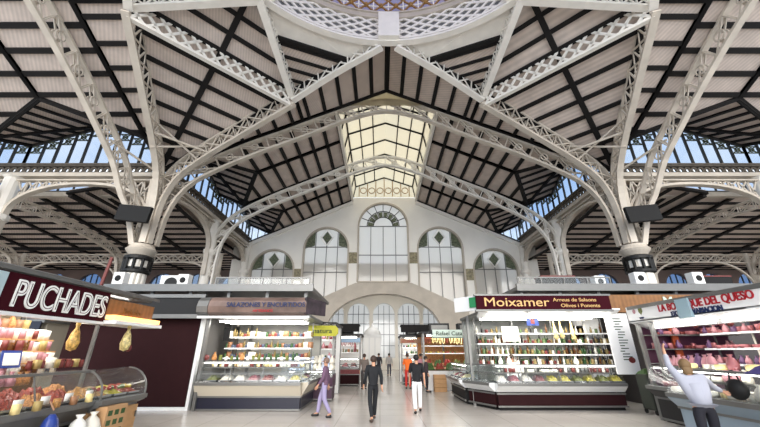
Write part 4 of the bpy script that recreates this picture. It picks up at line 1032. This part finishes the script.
counter(fQb, 1.9, 'dark fronted meat counter between the metal posts of the cheese stall', base=(.05, .6), mid=(.6, .9), top=1.42, base_m=BLACKT, mid_m=BLACKT, D=1.0, tiers=(1.18,))
mt = [(HAMM, 'ham', MEAT, 'dark red ham', 'ham'), (SAUS, 'sausage', MEAT, 'dark sausage loop', 'sausage'), (HAMM, 'ham', MEATP, 'pink ham', 'ham'), (SAUS, 'sausage', MEATP, 'pink sausage loop', 'sausage')]
row(fQ, .2, 6.8, 1.1, 2.92, .15, mt, 'hanging along the back of the cheese stall', '', scl=.6)
pm_ = [(WHEEL, 'cheese', MEATP, 'pink-rind cheese wheel', 'cheese'), (WEDGE, 'meat_cut', MEAT, 'red meat cut', 'meat'), (BAGM, 'bag', G_PINK, 'pink wrapped pack', 'pack'), (BAGM, 'bag', G_PURP, 'purple wrapped pack', 'pack'), (BOXM, 'packet', MEATP, 'pink packet', 'packet')]
for z, nm in ((1.5, 'lowest'), (1.9, 'middle'), (2.3, 'top')):
    row(fQ, .5, 6.9, 1.58, z, .17, pm_, f'on the {nm} shelf of the cheese stall', '', scl=.8)
cw = [(WHEEL, 'cheese', CHEESEW, 'white cheese wheel', 'cheese'), (WEDGE, 'cheese', CHEESE, 'yellow cheese wedge', 'cheese'), (WEDGE, 'cheese', CHEESEW, 'white cheese wedge', 'cheese'), (BAGM, 'bag', G_WHITE, 'white wrapped cheese', 'cheese')]
for y, nm in ((.05, 'front row'), (.32, 'second row'), (.6, 'rear row')):
    row(fQc, .2, 5.0, y, .93, .26, cw, f'in the {nm} of the cheese counter', '')
row(fQc, .2, 5.0, .35, 1.2, .24, cw+[pm_[2]], 'on the glass shelf of the cheese counter', '')
row(fQc, .3, 5.0, .4, 1.45, .26, [(BAGM, 'bag', MEATP, 'pink wrapped pack', 'pack'), (WEDGE, 'cheese', CHEESEW, 'white cheese wedge', 'cheese'), (WHEEL, 'cheese', CHEESE, 'yellow cheese wheel', 'cheese')], 'on top of the cheese counter', '')
fE = Frame((8.35, 10.95, 0), 0)
es = empty('end_shelving', fE.l, 'end shelves of red and pink meats behind the two metal posts', 'shelving')
MB().box((-.1, .42, 0), (2.6, .46, 2.95)).build('back_panel', cm('plum_back', (84, 44, 66)), es)
for z in (1.5, 1.9, 2.3):
    MB().box((-.1, 0, z-.03), (2.6, .42, z)).build('shelf', ALU, es)
for z, nm in ((1.5, 'lowest'), (1.9, 'middle'), (2.3, 'top')):
    row(fE, 0, 2.5, .15, z, .15, pm_+[(WEDGE, 'meat_cut', MEAT, 'red meat cut', 'meat')], f'on the {nm} end shelf of the cheese stall', '', scl=.85)
row(fE, 0, 2.5, .1, 2.9, .16, mt, 'hanging over the end shelves', '', scl=.45)
row(fQb, .2, 1.8, .2, .93, .24, pm_[:3], 'in the dark fronted meat counter', '')
row(fQb, .2, 1.8, .4, 1.45, .2, pm_[2:4], 'on top of the dark fronted counter', '')
hb = empty('shopping_bag', (6.75, 7.2, .98), 'round black shopping bag resting on the cheese counter edge', 'bag')
MB().ball((0, 0, .17), .19, 10, 8, (.8, 1, .95)).build('bag_body', BLACK, hb, smooth=True); MB().tube([(0, -.1, .3), (0, -.07, .44), (0, .07, .44), (0, .1, .3)], .015, 6).build('handle', BLACK, hb)
tw = MB().heap(-.2, .25, -.5, .4, 0, .18, 8, 8, 5).build('folded_scarf', cm('purple_cloth', (72, 64, 120)), None, loc=(6.9, 6.6, 1.44)); tag(tw, 'purple folded cloth on top of the cheese counter', 'cloth')
# ------------------------------------------------------------------ shared stall roofs (grey metal gantries)
def gantry(x0, x1, y, label):
    g = empty('stall_roof', ((x0+x1)/2, y, 4), label, 'stall roof')
    MB().box((x0, y, 4.04), (x1, y+.12, 4.32)).build('fascia', ALU, g, world=True)
    MB().box((x0, y+.12, 4.08), (x1, y+4.5, 4.2)).build('roof_sheet', ALU, g, world=True)
    k = x0+.2
    while k < x1:
        MB().box((k, y+.3, 3.1), (k+.12, y+.42, 4.08)).build('roof_strut', ALU, g, world=True); k += 1.55
    return g
gantry(5.4, 16.5, 13.5, 'long grey metal roof above the right-hand stalls')
gantry(-11, -2.65, 13.6, 'long grey metal roof above the left-hand stalls')
gantry(-16, -11.2, 13.6, 'grey metal stall roof at the far left')
rl = empty('roof_railing', (-4.5, 13.7, 4.32), 'low glass and metal railing on the left stall roof', 'railing')
MB().box((-6.6, 13.65, 4.33), (-2.8, 13.68, 4.55)).build('panel', VGLASS, rl, world=True)
MB().bar((-6.6, 13.66, 4.58), (-2.8, 13.66, 4.58), .05, .05).build('top_rail', ALU, rl, world=True)
for k in range(5): MB().box((-6.6+k*.94, 13.63, 4.32), (-6.56+k*.94, 13.7, 4.58)).build('post', ALU, rl, world=True)
rl = empty('roof_railing', (7.3, 13.6, 4.32), 'low glass and metal railing on the right stall roof', 'railing')
MB().box((5.5, 13.6, 4.33), (9.2, 13.63, 4.55)).build('panel', VGLASS, rl, world=True)
MB().bar((5.5, 13.61, 4.58), (9.2, 13.61, 4.58), .05, .05).build('top_rail', ALU, rl, world=True)
for k in range(5): MB().box((5.5+k*.92, 13.58, 4.32), (5.54+k*.92, 13.65, 4.58)).build('post', ALU, rl, world=True)
def speaker(x, y, lb):
    s = empty('roof_loudspeaker', (x, y, 4.33), lb, 'loudspeaker')
    MB().box((-.22, -.18, 0), (.22, .18, .5)).build('cabinet', WHITE, s, bevel=.02)
    MB().tube([(0, -.17, .25), (0, -.2, .25)], .12, 14).build('cone', BLACK, s)
for x, y, lb in ((10.55, 13.9, 'white box loudspeaker on the right stall roof left of the dome column'), (12.9, 13.9, 'white box loudspeaker on the right stall roof right of the dome column'), (-10.6, 13.9, 'white box loudspeaker on the left stall roof beside the dome column'), (-8.2, 14.3, 'white box loudspeaker on the left stall roof near the nave column'), (9.35, 14.6, 'white box loudspeaker on the right stall roof near the nave column')): speaker(x, y, lb)
for x, lb in ((7.4, 'red-topped low crate on the right stall roof by the nave column'), (13.9, 'red-topped low crate on the right stall roof at its far right')):
    c = empty('roof_crate', (x, 14.4, 4.21), lb, 'crate'); MB().box((-.7, -.3, 0), (.7, .3, .5)).build('crate_body', BLACK, c); MB().box((-.72, -.32, .5), (.72, .32, .55)).build('crate_lid', G_RED, c)
ac = empty('air_conditioner', (-9.2, 15.2, 4.21), 'pale air conditioning unit on the left stall roof', 'air conditioner'); MB().box((-.5, -.2, 0), (.5, .2, .75)).build('casing', ALUW, ac, bevel=.02); MB().tube([(0, -.2, .38), (0, -.23, .38)], .28, 16).build('fan_grille', BLACKM, ac)
pl_ = empty('red_pole', (-10.95, 12.6, 3.2), 'slim red pole leaning up behind the maroon sign', 'pole'); MB().tube([(.12, .6, .4), (.28, .6, 2.1)], .06, 6).build('shaft', G_RED, pl_)
# wooden fascia and second sign behind the right-hand stalls
ws = empty('wood_fascia', (10.2, 13.3, 3.3), 'honey-coloured wood fascia behind the white cheese sign', 'fascia')
MB().box((-1.75, 0, -.1), (3.6, .1, .55)).build('boards', WOOD, ws)
text(ws, 'Monsec', (.6, -.03, .12), .5, cm('pale_green_letters', (196, 214, 200)), bold=.01)
MB().box((-.3, .1, -3.3), (3.6, 3.4, .6)).build('stall_body', cm('stall_side_dark', (60, 56, 56)), ws)
# ------------------------------------------------------------------ stalls farther along the aisle
def veg_row(fr, x0, x1, y, z, where, step=.11, kinds=None):
    row(fr, x0, x1, y, z, step, kinds or [(FRUIT, 'fruit', TOM, 'red tomato', 'fruit'), (FRUIT, 'fruit', LEMON, 'yellow lemon', 'fruit'), (FRUIT, 'fruit', G_GRN, 'green apple', 'fruit'), (FRUIT, 'fruit', G_ORG, 'orange', 'fruit')], where, '')
# herbs and vegetables, white sign
fR = Frame((2.35, 19.7, 0), 0)
st = stall(fR, 3.4, 3.2, 'vegetable stall with pale green sign lettered in dark green, right of the aisle', roof_z=(2.75, 2.85), shelves=(1.75, 2.15), sy=1.5, power=40, tubes=1, roof_m=BLACKT, back_m=NUTS)
MB().box((.45, -.5, 2.55), (2.6, -.42, 2.92)).build('sign_board', cm('mint_sign', (214, 230, 218)), st)
MB().prism([(.45, -.42, 2.5), (.45, .2, 2.75), (.45, .2, 2.8), (.45, -.42, 2.55)], (2.3, 0, 0)).build('awning', cm('mint_awning', (150, 186, 180)), st)
text(st, 'Rafael Cata', (.62, -.52, 2.64), .28, LETN, bold=0, sx=1.1)
root = empty('vegetable_bench', fR(0, -.2, 0), 'white fronted bench heaped with vegetables under the mint sign', 'bench')
MB().box((0, 0, 0), (3.2, .9, .9)).build('bench_front', ALUW, root); MB().prism([(0, 0, .9), (0, 1.2, 1.25), (0, 1.2, .9)], (3.2, 0, 0)).build('sloping_top', WOOD, root)
for k in range(6):
    tray(Frame(fR(.05+k*.53, -.15, .92), 0), 0, .5, 0, .5, 0, (LEAF, REDH, LEAF, LEAF, LEAF, REDH)[k], f'tray of {("spinach", "radishes", "lettuce", "parsley", "chard", "red peppers")[k]} on the vegetable bench', 'trays of vegetables', h=.22, seed=k+100, tm=G_GREEN)
    tray(Frame(fR(.05+k*.53, .4, 1.08), 0), 0, .5, 0, .5, 0, (REDH, LEAF, TOM, OLIVE, LEAF, LEAF)[k], f'rear tray of {("beetroot", "herbs", "tomatoes", "artichokes", "celery", "kale")[k]} on the vegetable bench', 'rear trays of vegetables', h=.22, seed=k+120, tm=G_GREEN)
veg_row(fR, .2, 3.2, 1.62, 1.75, 'on the back shelf of the vegetable stall', .14)
row(fR, .3, 3.1, 1.2, 2.65, .2, [(SAUS, 'garlic_string', CHEESE, 'pale garlic string', 'garlic'), (SAUS, 'pepper_string', REDH, 'red pepper string', 'peppers')], 'hanging in the vegetable stall', '')
for i, (x, z) in enumerate(((2.85, 0), (2.85, .38))):
    c = empty('cardboard_box', (x+.15, 18.95, z), f'{("lower", "upper")[i]} brown cardboard box stacked before the vegetable bench', 'box')
    MB().box((-.3, -.22, 0), (.3, .22, .37)).build('carton', CARD, c); MB().box((-.3, -.225, .17), (.3, -.22, .21)).build('tape', cm('tape', (150, 112, 70)), c)
# orange sign stall
fO = Frame((1.35, 22.8, 0), 0)
st = stall(fO, 2.6, 2.4, 'stall with a small orange sign beyond the vegetable stall', roof_z=(2.7, 2.8), shelves=(1.7, 2.1), sy=1.3, power=50, tubes=1, roof_m=BLACKT)
MB().box((-.1, -.35, 2.32), (1.2, -.28, 2.58)).build('sign_board', G_ORG, st); text(st, 'La Cistella', (0, -.37, 2.38), .18, LETR)
counter(Frame(fO(0, 0, 0), 0), 2.5, 'glass counter below the small orange sign', base_m=NAVY, mid_m=ALUW)
row(fO, .1, 2.4, 1.4, 1.7, .15, gro, 'on the lower shelf of the orange sign stall', ''); row(fO, .1, 2.4, 1.4, 2.1, .15, gro, 'on the upper shelf of the orange sign stall', '')
# health-food stall with yellow-green sign
fN = Frame((-5.6, 15.7, 0), 0)
st = stall(fN, 3.6, 2.6, 'health food stall with rounded yellow-green sign left of the aisle', roof_z=(2.95, 3.02), shelves=(1.5, 1.95, 2.35), sy=1.3, power=40, tubes=1, roof_m=BLACKT)
MB().prism([(2.6, -.7, 2.42), (3.75, -.7, 2.42), (3.85, -.7, 2.52), (3.85, -.7, 2.72), (3.73, -.7, 2.84), (2.6, -.7, 2.84)], (0, .08, 0)).build('sign_board', cm('lime_sign', (170, 168, 40)), st)
text(st, 'natura', (2.8, -.72, 2.54), .27, LETN, bold=0, sx=1.15)
counter(Frame(fN(1.8, -.5, 0), 0), 1.9, 'counter piled with clear bags below the yellow-green sign', base=(.05, .5), mid=(.5, .95), top=1.1, base_m=cm('plum_panel', (70, 48, 66)), mid_m=cm('plum_panel2', (84, 60, 78)), tiers=(), D=1.0)
for j, z in enumerate((1.12, 1.36)):
    for y in (-.3, 0): row(Frame(fN(1.8, y, z), 0), .1, 1.8, 0, 0, .17, [(BAGM, 'bag', G_WHITE, 'clear white bag', 'bag'), (BAGM, 'bag', cm('pale_blue_bag', (196, 206, 226)), 'pale blue bag', 'bag')], f'in the {("lower", "upper")[j]} pile on the health food counter', '')
for z, nm in ((1.5, 'lowest'), (1.95, 'middle'), (2.35, 'top')): row(fN, 1.6, 3.5, 1.38, z, .15, gro+[pk[2]], f'on the {nm} shelf of the health food stall', '')
# butcher with pink case
fK = Frame((-5.2, 22.2, 0), 0)
st = stall(fK, 4.0, 2.6, 'butcher stall with a bright pink glass case on the left of the aisle', roof_z=(2.75, 2.85), shelves=(1.8, 2.2), sy=1.3, power=35, tubes=1, roof_m=BLACKT, back_m=WHITE)
MB().box((2.0, -.3, 2.35), (4.0, -.25, 2.6)).build('sign_board', cm('blue_grey_sign', (150, 176, 200)), st)
counter(Frame(fK(.3, -.3, 0), 0), 3.7, 'butcher glass case glowing pink with maroon base', base=(.05, .6), mid=(.6, .95), top=1.45, base_m=MAROON, mid_m=MEATP)
for k in range(7): tray(Frame(fK(.4+k*.5, -.3, .97), 0), 0, .45, 0, .6, 0, MEATP if k % 2 else MEAT, f'tray of {"pink" if k % 2 else "red"} meat in the butcher case, {["leftmost", "second", "third", "fourth", "fifth", "sixth", "rightmost"][k]}', 'trays of meat', h=.14, seed=k)
row(fK, 1.0, 3.8, 1.0, 2.6, .2, mt, 'hanging in the butcher stall', ''); row(fK, .5, 3.8, 1.4, 1.8, .18, gro+pm_[2:3], 'on the butcher stall shelf', '')
# dark rooftop boxes over the far stalls
def roof_unit(x, y, z, w, lb):
    c = empty('roof_unit', (x, y, z), lb, 'roof unit'); MB().box((-w/2, -.3, 0), (w/2, .3, .45)).build('casing', BLACKT, c); MB().box((-w/2+.1, -.32, .1), (w/2-.1, -.3, .35)).build('vent', ALU, c)
roof_unit(-3.6, 22.4, 2.85, 1.0, 'dark unit on the butcher stall roof, left one'); roof_unit(-2.0, 22.4, 2.85, .7, 'dark unit on the butcher stall roof, right one')
roof_unit(2.0, 23.2, 2.8, .7, 'dark unit on the orange sign stall roof'); roof_unit(3.3, 20.2, 2.85, 1.1, 'dark unit on the vegetable stall roof, left one'); roof_unit(4.8, 20.2, 2.85, .9, 'dark unit on the vegetable stall roof, right one')
for x0, x1, y, lb in ((-4.6, -1.25, 21.6, 'dark timber fascia over the butcher stall'), (1.3, 3.7, 22.3, 'dark timber fascia over the orange sign stall')):
    o = MB().box((x0, y, 2.95), (x1, y+.12, 3.4)).box((x0, y+.12, 3.32), (x1, y+1.2, 3.4)).build('dark_fascia', TIMBER, None); tag(o, lb, 'fascia')
# far stalls in the shade near the end wall and in the aisles
def plain_stall(x0, x1, y, d, lb, m, sign):
    r = empty('shuttered_stall', ((x0+x1)/2, y, 0), lb, 'market stall')
    MB().box((x0, y, 0), (x1, y+d, 2.9)).build('stall_body', m, r, world=True)
    MB().box((x0-.1, y-.3, 2.9), (x1+.1, y+d+.1, 3.05)).build('roof', ALU, r, world=True)
    MB().box((x0, y-.32, 2.5), (x1, y-.25, 2.95)).build('sign_board', sign, r, world=True)
    for k in range(int((x1-x0)/1.2)): MB().box((x0+.1+k*1.2, y-.03, .1), (x0+1.2+k*1.2, y, 2.4)).build('shutter', m, r, world=True)
plain_stall(3.4, 8.5, 25, 3, 'shuttered grey stall on the right close to the end wall', BEIGEP, WHITE)
plain_stall(-8.6, -3.2, 25.6, 3, 'shuttered pale stall on the left close to the end wall', BEIGEP, GREYP)
plain_stall(6.6, 11.5, 18.5, 3.5, 'shuttered stall behind the olive stall', BEIGEP, MAROONS)
plain_stall(-12, -6.5, 19, 3.5, 'shuttered stall behind the closed maroon stall', BEIGEP, NAVY)
plain_stall(14, 22, 14.5, 3.5, 'shuttered stall far right beyond the cheese stall', BEIGEP, NAVY)
plain_stall(-22, -13.5, 14.5, 3.5, 'shuttered stall far left beyond the dried fruit stall', BEIGEP, NAVY)
# white domed kiosk in the entrance
kk = empty('entrance_kiosk', (-.75, 35.2, 0), 'small white domed kiosk in the entrance beyond the arch', 'kiosk')
MB().box((-.8, -.6, 0), (.8, .6, 3.2)).build('kiosk_body', WHITE, kk)
fr_ = MB()
for x in (-.8, -.27, .27, .8): fr_.box((x-.06, -.68, 0), (x+.06, -.6, 3.2))
fr_.box((-.9, -.72, 3.1), (.9, .7, 3.3)).build('kiosk_frame', ALUW, kk)
MB().lathe([(.85, 3.3), (.8, 3.6), (.5, 3.95), (.12, 4.1), (.1, 4.3), (0, 4.5)], n=20).build('dome', ALUW, kk, smooth=True)
# ================================================================== people
def person(loc, rz, label, J, shirt, trousers, hair, skin=(196, 148, 120), shoes=(30, 28, 28), sleeve='long', long_hair=False, skirt=False, hgt=1.7, girth=1, group=None):
    s = hgt/1.7
    B = dict(pel=(0, 0, .95), waist=(0, 0, 1.1), chest=(0, 0, 1.3), nk0=(0, .01, 1.44), nk=(0, 0, 1.5), hd=(0, -.01, 1.6), top=(0, 0, 1.66),
             sL=(-.18, 0, 1.4), sR=(.18, 0, 1.4), eL=(-.23, .02, 1.13), eR=(.23, .02, 1.13), wL=(-.24, -.06, .88), wR=(.24, -.06, .88),
             hL=(-.09, 0, .9), hR=(.09, 0, .9), kL=(-.1, -.02, .5), kR=(.1, -.02, .5), aL=(-.1, .02, .09), aR=(.1, .02, .09), tL=(-.12, -.16, .035), tR=(.12, -.16, .035))
    B.update(J); B = {k: V(v)*s for k, v in B.items()}
    root = empty('person', loc, label, 'person', group, rz)
    def skin_obj(name, verts, edges, m, rootv=0, sub=1, parent=root):
        bm = bmesh.new(); ly = bm.verts.layers.skin.verify(); vs_ = []
        for i, (p, r) in enumerate(verts):
            v = bm.verts.new(p); rr_ = r if isinstance(r, tuple) else (r, r); v[ly].radius = (rr_[0]*s, rr_[1]*s); v[ly].use_root = (i == rootv); vs_.append(v)
        for a, b in edges: bm.edges.new((vs_[a], vs_[b]))
        me = bpy.data.meshes.new(name); bm.to_mesh(me); bm.free(); me.materials.append(m)
        o = bpy.data.objects.new(name, me); COL.objects.link(o); o.parent = parent
        sk = o.modifiers.new('skin', 'SKIN'); sk.use_smooth_shade = True
        sb = o.modifiers.new('sub', 'SUBSURF'); sb.levels = sub; sb.render_levels = sub
        return o
    g = girth
    names = ['pel', 'waist', 'chest', 'nk0', 'nk', 'hd', 'top', 'sL', 'eL', 'wL', 'sR', 'eR', 'wR', 'hL', 'kL', 'aL', 'tL', 'hR', 'kR', 'aR', 'tR']
    R = dict(pel=(.12*g, .085*g), waist=(.1*g, .075*g), chest=(.085*g, .06*g), nk0=.06, nk=.052, hd=(.075, .09), top=(.06, .07), sL=.055, sR=.055, eL=.04, eR=.04, wL=.027, wR=.027, hL=.08*g, hR=.08*g, kL=.058, kR=.058, aL=.038, aR=.038, tL=.032, tR=.032)
    vt = [(B[n], R[n]) for n in names]; ix = {n: i for i, n in enumerate(names)}
    ed = [('pel', 'waist'), ('waist', 'chest'), ('chest', 'nk0'), ('nk0', 'nk'), ('nk', 'hd'), ('hd', 'top'), ('chest', 'sL'), ('sL', 'eL'), ('eL', 'wL'), ('chest', 'sR'), ('sR', 'eR'), ('eR', 'wR'), ('pel', 'hL'), ('hL', 'kL'), ('kL', 'aL'), ('aL', 'tL'), ('pel', 'hR'), ('hR', 'kR'), ('kR', 'aR'), ('aR', 'tR')]
    E_ = [(ix[a], ix[b]) for a, b in ed]
    for sd in 'LR':      # palm, four fingers and a thumb
        w, e = B['w'+sd], B['e'+sd]; d = (w-e).normalized(); sdv = V((1, 0, 0)) if abs(d.x) < .8 else V((0, 1, 0)); lat = d.cross(sdv).normalized(); nr = d.cross(lat).normalized()
        pm = w+d*.05*s; vt.append((pm, (.03, .018))); ip = len(vt)-1; E_.append((ix['w'+sd], ip))
        for k, ln in enumerate((.07, .085, .08, .06)):
            b0 = pm+d*.04*s+lat*((k-1.5)*.021)*s; vt.append((b0, .010)); E_.append((ip, len(vt)-1))
            vt.append((b0+d*ln*.55*s+nr*.012*s, .009)); E_.append((len(vt)-2, len(vt)-1)); vt.append((b0+d*ln*.9*s+nr*.035*s, .008)); E_.append((len(vt)-2, len(vt)-1))
        t0 = pm+lat*(-.04)*s; vt.append((t0, .011)); E_.append((ip, len(vt)-1)); vt.append((t0+d*.05*s-lat*.015*s+nr*.015*s, .009)); E_.append((len(vt)-2, len(vt)-1))
    M = lambda nm, c, r=.7: cm(nm, c, r)
    sm = M('skin', skin, .5); skin_obj('body', vt, E_, sm)
    # face: nose, eyes, ears, mouth
    hd = B['hd']; f = MB()
    f.ball(hd+V((0, -.10, -.0))*s, .014*s, 6, 5, (1, 1.3, 1.6)); f.build('nose', sm, root, smooth=True)
    for k in (-1, 1): MB().ball(hd+V((k*.033, -.088, .02))*s, .011*s, 8, 6).build('eye', BLACK, root, smooth=True); MB().ball(hd+V((k*.085, .0, 0))*s, .022*s, 8, 6, (.5, .8, 1.3)).build('ear', sm, root, smooth=True)
    MB().ball(hd+V((0, -.088, -.045))*s, .02*s, 8, 5, (1, .4, .3)).build('mouth', M('lips', (150, 80, 76)), root, smooth=True)
    hm = M('hair', hair, .6); h = MB(); h.ball(hd+V((0, .022, .035))*s, .105*s, 14, 10, (.92, 1.0, 1.0))
    if long_hair: h.ball(hd+V((0, .07, -.06))*s, .085*s, 10, 8, (1, .6, 1.5))
    h.build('hair', hm, root, smooth=True)
    off = .018
    B['hem'] = B['pel']+V((0, 0, -.07*s))
    R['hem'] = (.14*g, .1*g); ed = ed+[('hem', 'pel')]
    sv = ['hem', 'pel', 'waist', 'chest', 'nk0', 'sL', 'eL', 'sR', 'eR'] + (['wL', 'wR'] if sleeve == 'long' else [])
    def grow(n):
        r = R[n]
        if n == 'chest': return (.145*g, .11*g)
        if n in ('sL', 'sR'): return .088
        return (r[0]+off+.03, r[1]+off+.028) if isinstance(r, tuple) else r+off
    shp = {n: B[n] for n in sv}
    if sleeve == 'long':
        for sd in 'LR': shp['w'+sd] = B['w'+sd]-(B['w'+sd]-B['e'+sd]).normalized()*.02
    if 'nk0' in shp: shp['nk0'] = B['chest'].lerp(B['nk0'], .75)
    i2 = {n: i for i, n in enumerate(sv)}
    skin_obj('shirt', [(shp[n], grow(n)) for n in sv], [(i2[a], i2[b]) for a, b in ed if a in i2 and b in i2], M('shirt_cloth', shirt, .8), rootv=2, sub=1)
    tv = ['waist', 'pel', 'hL', 'kL', 'aL', 'hR', 'kR', 'aR']; i3 = {n: i for i, n in enumerate(tv)}
    pp = {n: B[n].copy() for n in tv}; pp['waist'] = B['pel'].lerp(B['waist'], .6)
    def tg(n): return (.13*g, .1*g) if n == 'waist' else grow(n)
    skin_obj('skirt' if skirt else 'trousers', [(pp[n], tg(n)) for n in tv], [(i3[a], i3[b]) for a, b in ed if a in i3 and b in i3], M('trouser_cloth', trousers, .8), rootv=1, sub=1)
    for sd in 'LR': 
        a, t = B['a'+sd], B['t'+sd]; d = (t-a); 
        MB().tube([V((a.x, a.y, t.z+.005))-d*.25, V((a.x, a.y, t.z+.01)), V((t.x, t.y, t.z)), t+V((d.x, d.y, 0))*.25], [.03*s, .045*s, .042*s, .02*s], 8).build('shoe', M('shoe_leather', shoes, .4), root, smooth=True)
    return root
walk = dict(kL=(-.1, -.14, .52), aL=(-.1, -.2, .1), tL=(-.11, -.36, .05), kR=(.1, .02, .5), aR=(.1, .24, .12), tR=(.11, .12, .035), wL=(-.24, .08, .9), wR=(.24, -.18, .92), eL=(-.23, .08, 1.14), eR=(.23, -.02, 1.14))
person((5.75, 6.9, 0), math.radians(160), 'person in pale grey jersey and dark trousers at the cheese counter, one arm raised',
       dict(chest=(.02, -.08, 1.27), nk0=(.03, -.12, 1.4), nk=(.03, -.14, 1.45), hd=(.03, -.17, 1.55), top=(.03, -.17, 1.61), sR=(.2, -.1, 1.37), sL=(-.15, -.1, 1.37), eL=(-.36, -.34, 1.2), wL=(-.55, -.5, 1.12), eR=(.3, -.1, 1.55), wR=(.3, -.12, 1.8), kL=(-.1, -.08, .5), kR=(.12, .03, .5), aR=(.14, .12, .09), tR=(.16, -.05, .035)),
       (158, 160, 172), (22, 22, 32), (112, 88, 58), girth=1.18, long_hair=True)
person((1.22, 12.5, 0), PI+.0, 'person in a black top and white trousers walking away down the aisle', walk, (20, 20, 24), (226, 226, 230), (22, 20, 20), sleeve='short')
person((-.2, 11.1, 0), PI+.3, 'person dressed in black with light shoes walking in the middle of the aisle', walk, (24, 26, 30), (26, 28, 32), (60, 44, 36), shoes=(70, 56, 48), hgt=1.68)
person((-1.7, 11.7, 0), -PI/2, 'person in plum jacket and pale lilac trousers crossing before the health food stall', walk, (104, 78, 100), (150, 142, 176), (120, 96, 84), hgt=1.62)
person((-.85, 20.0, 0), PI, 'person in a grey-brown coat standing in the aisle beyond the black-dressed walker', {}, (110, 100, 94), (60, 56, 56), (70, 56, 50))
person((1.5, 20.2, 0), PI*.9, 'person in an orange top and red skirt-like shorts by the vegetable stall', {}, (232, 110, 40), (190, 50, 44), (60, 40, 30), sleeve='short', hgt=1.72)
person((2.3, 18.6, 0), PI*.5, 'person in dark clothes beside the cardboard boxes', {}, (60, 50, 56), (40, 38, 44), (40, 30, 26), hgt=1.6)
person((-.1, 29.5, 0), 0, 'person in dark clothes far away under the entrance arch', walk, (50, 46, 50), (46, 50, 66), (40, 30, 26))
person((.75, 30.5, 0), PI, 'person in a pale coat far away under the entrance arch', walk, (190, 186, 184), (80, 80, 96), (60, 50, 40))
person((5.1, 14.9-.6, 0), 0, 'stallholder in a white coat behind the olive counter', {}, (234, 234, 232), (60, 60, 70), (60, 46, 36))
person((2.4, 21.0+.9, 0), -.6, 'person in a pink shirt standing near the small orange sign', {}, (206, 150, 160), (60, 60, 80), (50, 40, 36))
# ------------------------------------------------------------------ camera, sky, output
cam = bpy.data.cameras.new('camera'); co = bpy.data.objects.new('camera', cam); COL.objects.link(co)
cam.sensor_width = 36; cam.lens = 36*340/760; cam.clip_end = 200
co.location = (0, 0, H0); co.rotation_euler = (PI/2+math.radians(22.2), 0, 0)
sc.camera = co
w = bpy.data.worlds.new('sky'); sc.world = w; w.use_nodes = True; nt = w.node_tree
bg = nt.nodes['Background']; tc = nt.nodes.new('ShaderNodeTexCoord'); n = nt.nodes.new('ShaderNodeTexNoise')
n.inputs['Scale'].default_value = 3; n.inputs['Detail'].default_value = 6
nt.links.new(tc.outputs['Generated'], n.inputs['Vector'])
r = nt.nodes.new('ShaderNodeValToRGB'); r.color_ramp.elements[0].position = .4; r.color_ramp.elements[1].position = .62
r.color_ramp.elements[0].color = (.50, .66, .88, 1); r.color_ramp.elements[1].color = (1, .99, .97, 1)
nt.links.new(n.outputs['Fac'], r.inputs['Fac']); nt.links.new(r.outputs['Color'], bg.inputs['Color'])
bg.inputs['Strength'].default_value = 1.5
sun = bpy.data.lights.new('sun', 'SUN'); sun.energy = 2.2; sun.angle = math.radians(50); sun.color = (1, .93, .84)
so = bpy.data.objects.new('sun', sun); COL.objects.link(so); so.rotation_euler = (math.radians(66), 0, 0); so.location = (0, -20, 15)
hl = bpy.data.lights.new('hall_fill_light', 'AREA'); hl.size = 6; hl.energy = 200; hl.color = (1, .97, .92)  # added area light that brightens the entrance hall, no fitting modelled
ho = bpy.data.objects.new('hall_fill_light', hl); COL.objects.link(ho); ho.location = (.4, 36, 8.8)
vs = sc.view_settings; vs.view_transform = 'Standard'; vs.look = 'None'; vs.gamma = 1; vs.use_curve_mapping = False
vs.exposure = .6
sc.cycles.max_bounces = 8; sc.cycles.transparent_max_bounces = 12; sc.cycles.use_denoising = True
sc.cycles.caustics_reflective = False; sc.cycles.caustics_refractive = False
sc.cycles.sample_clamp_indirect = 6
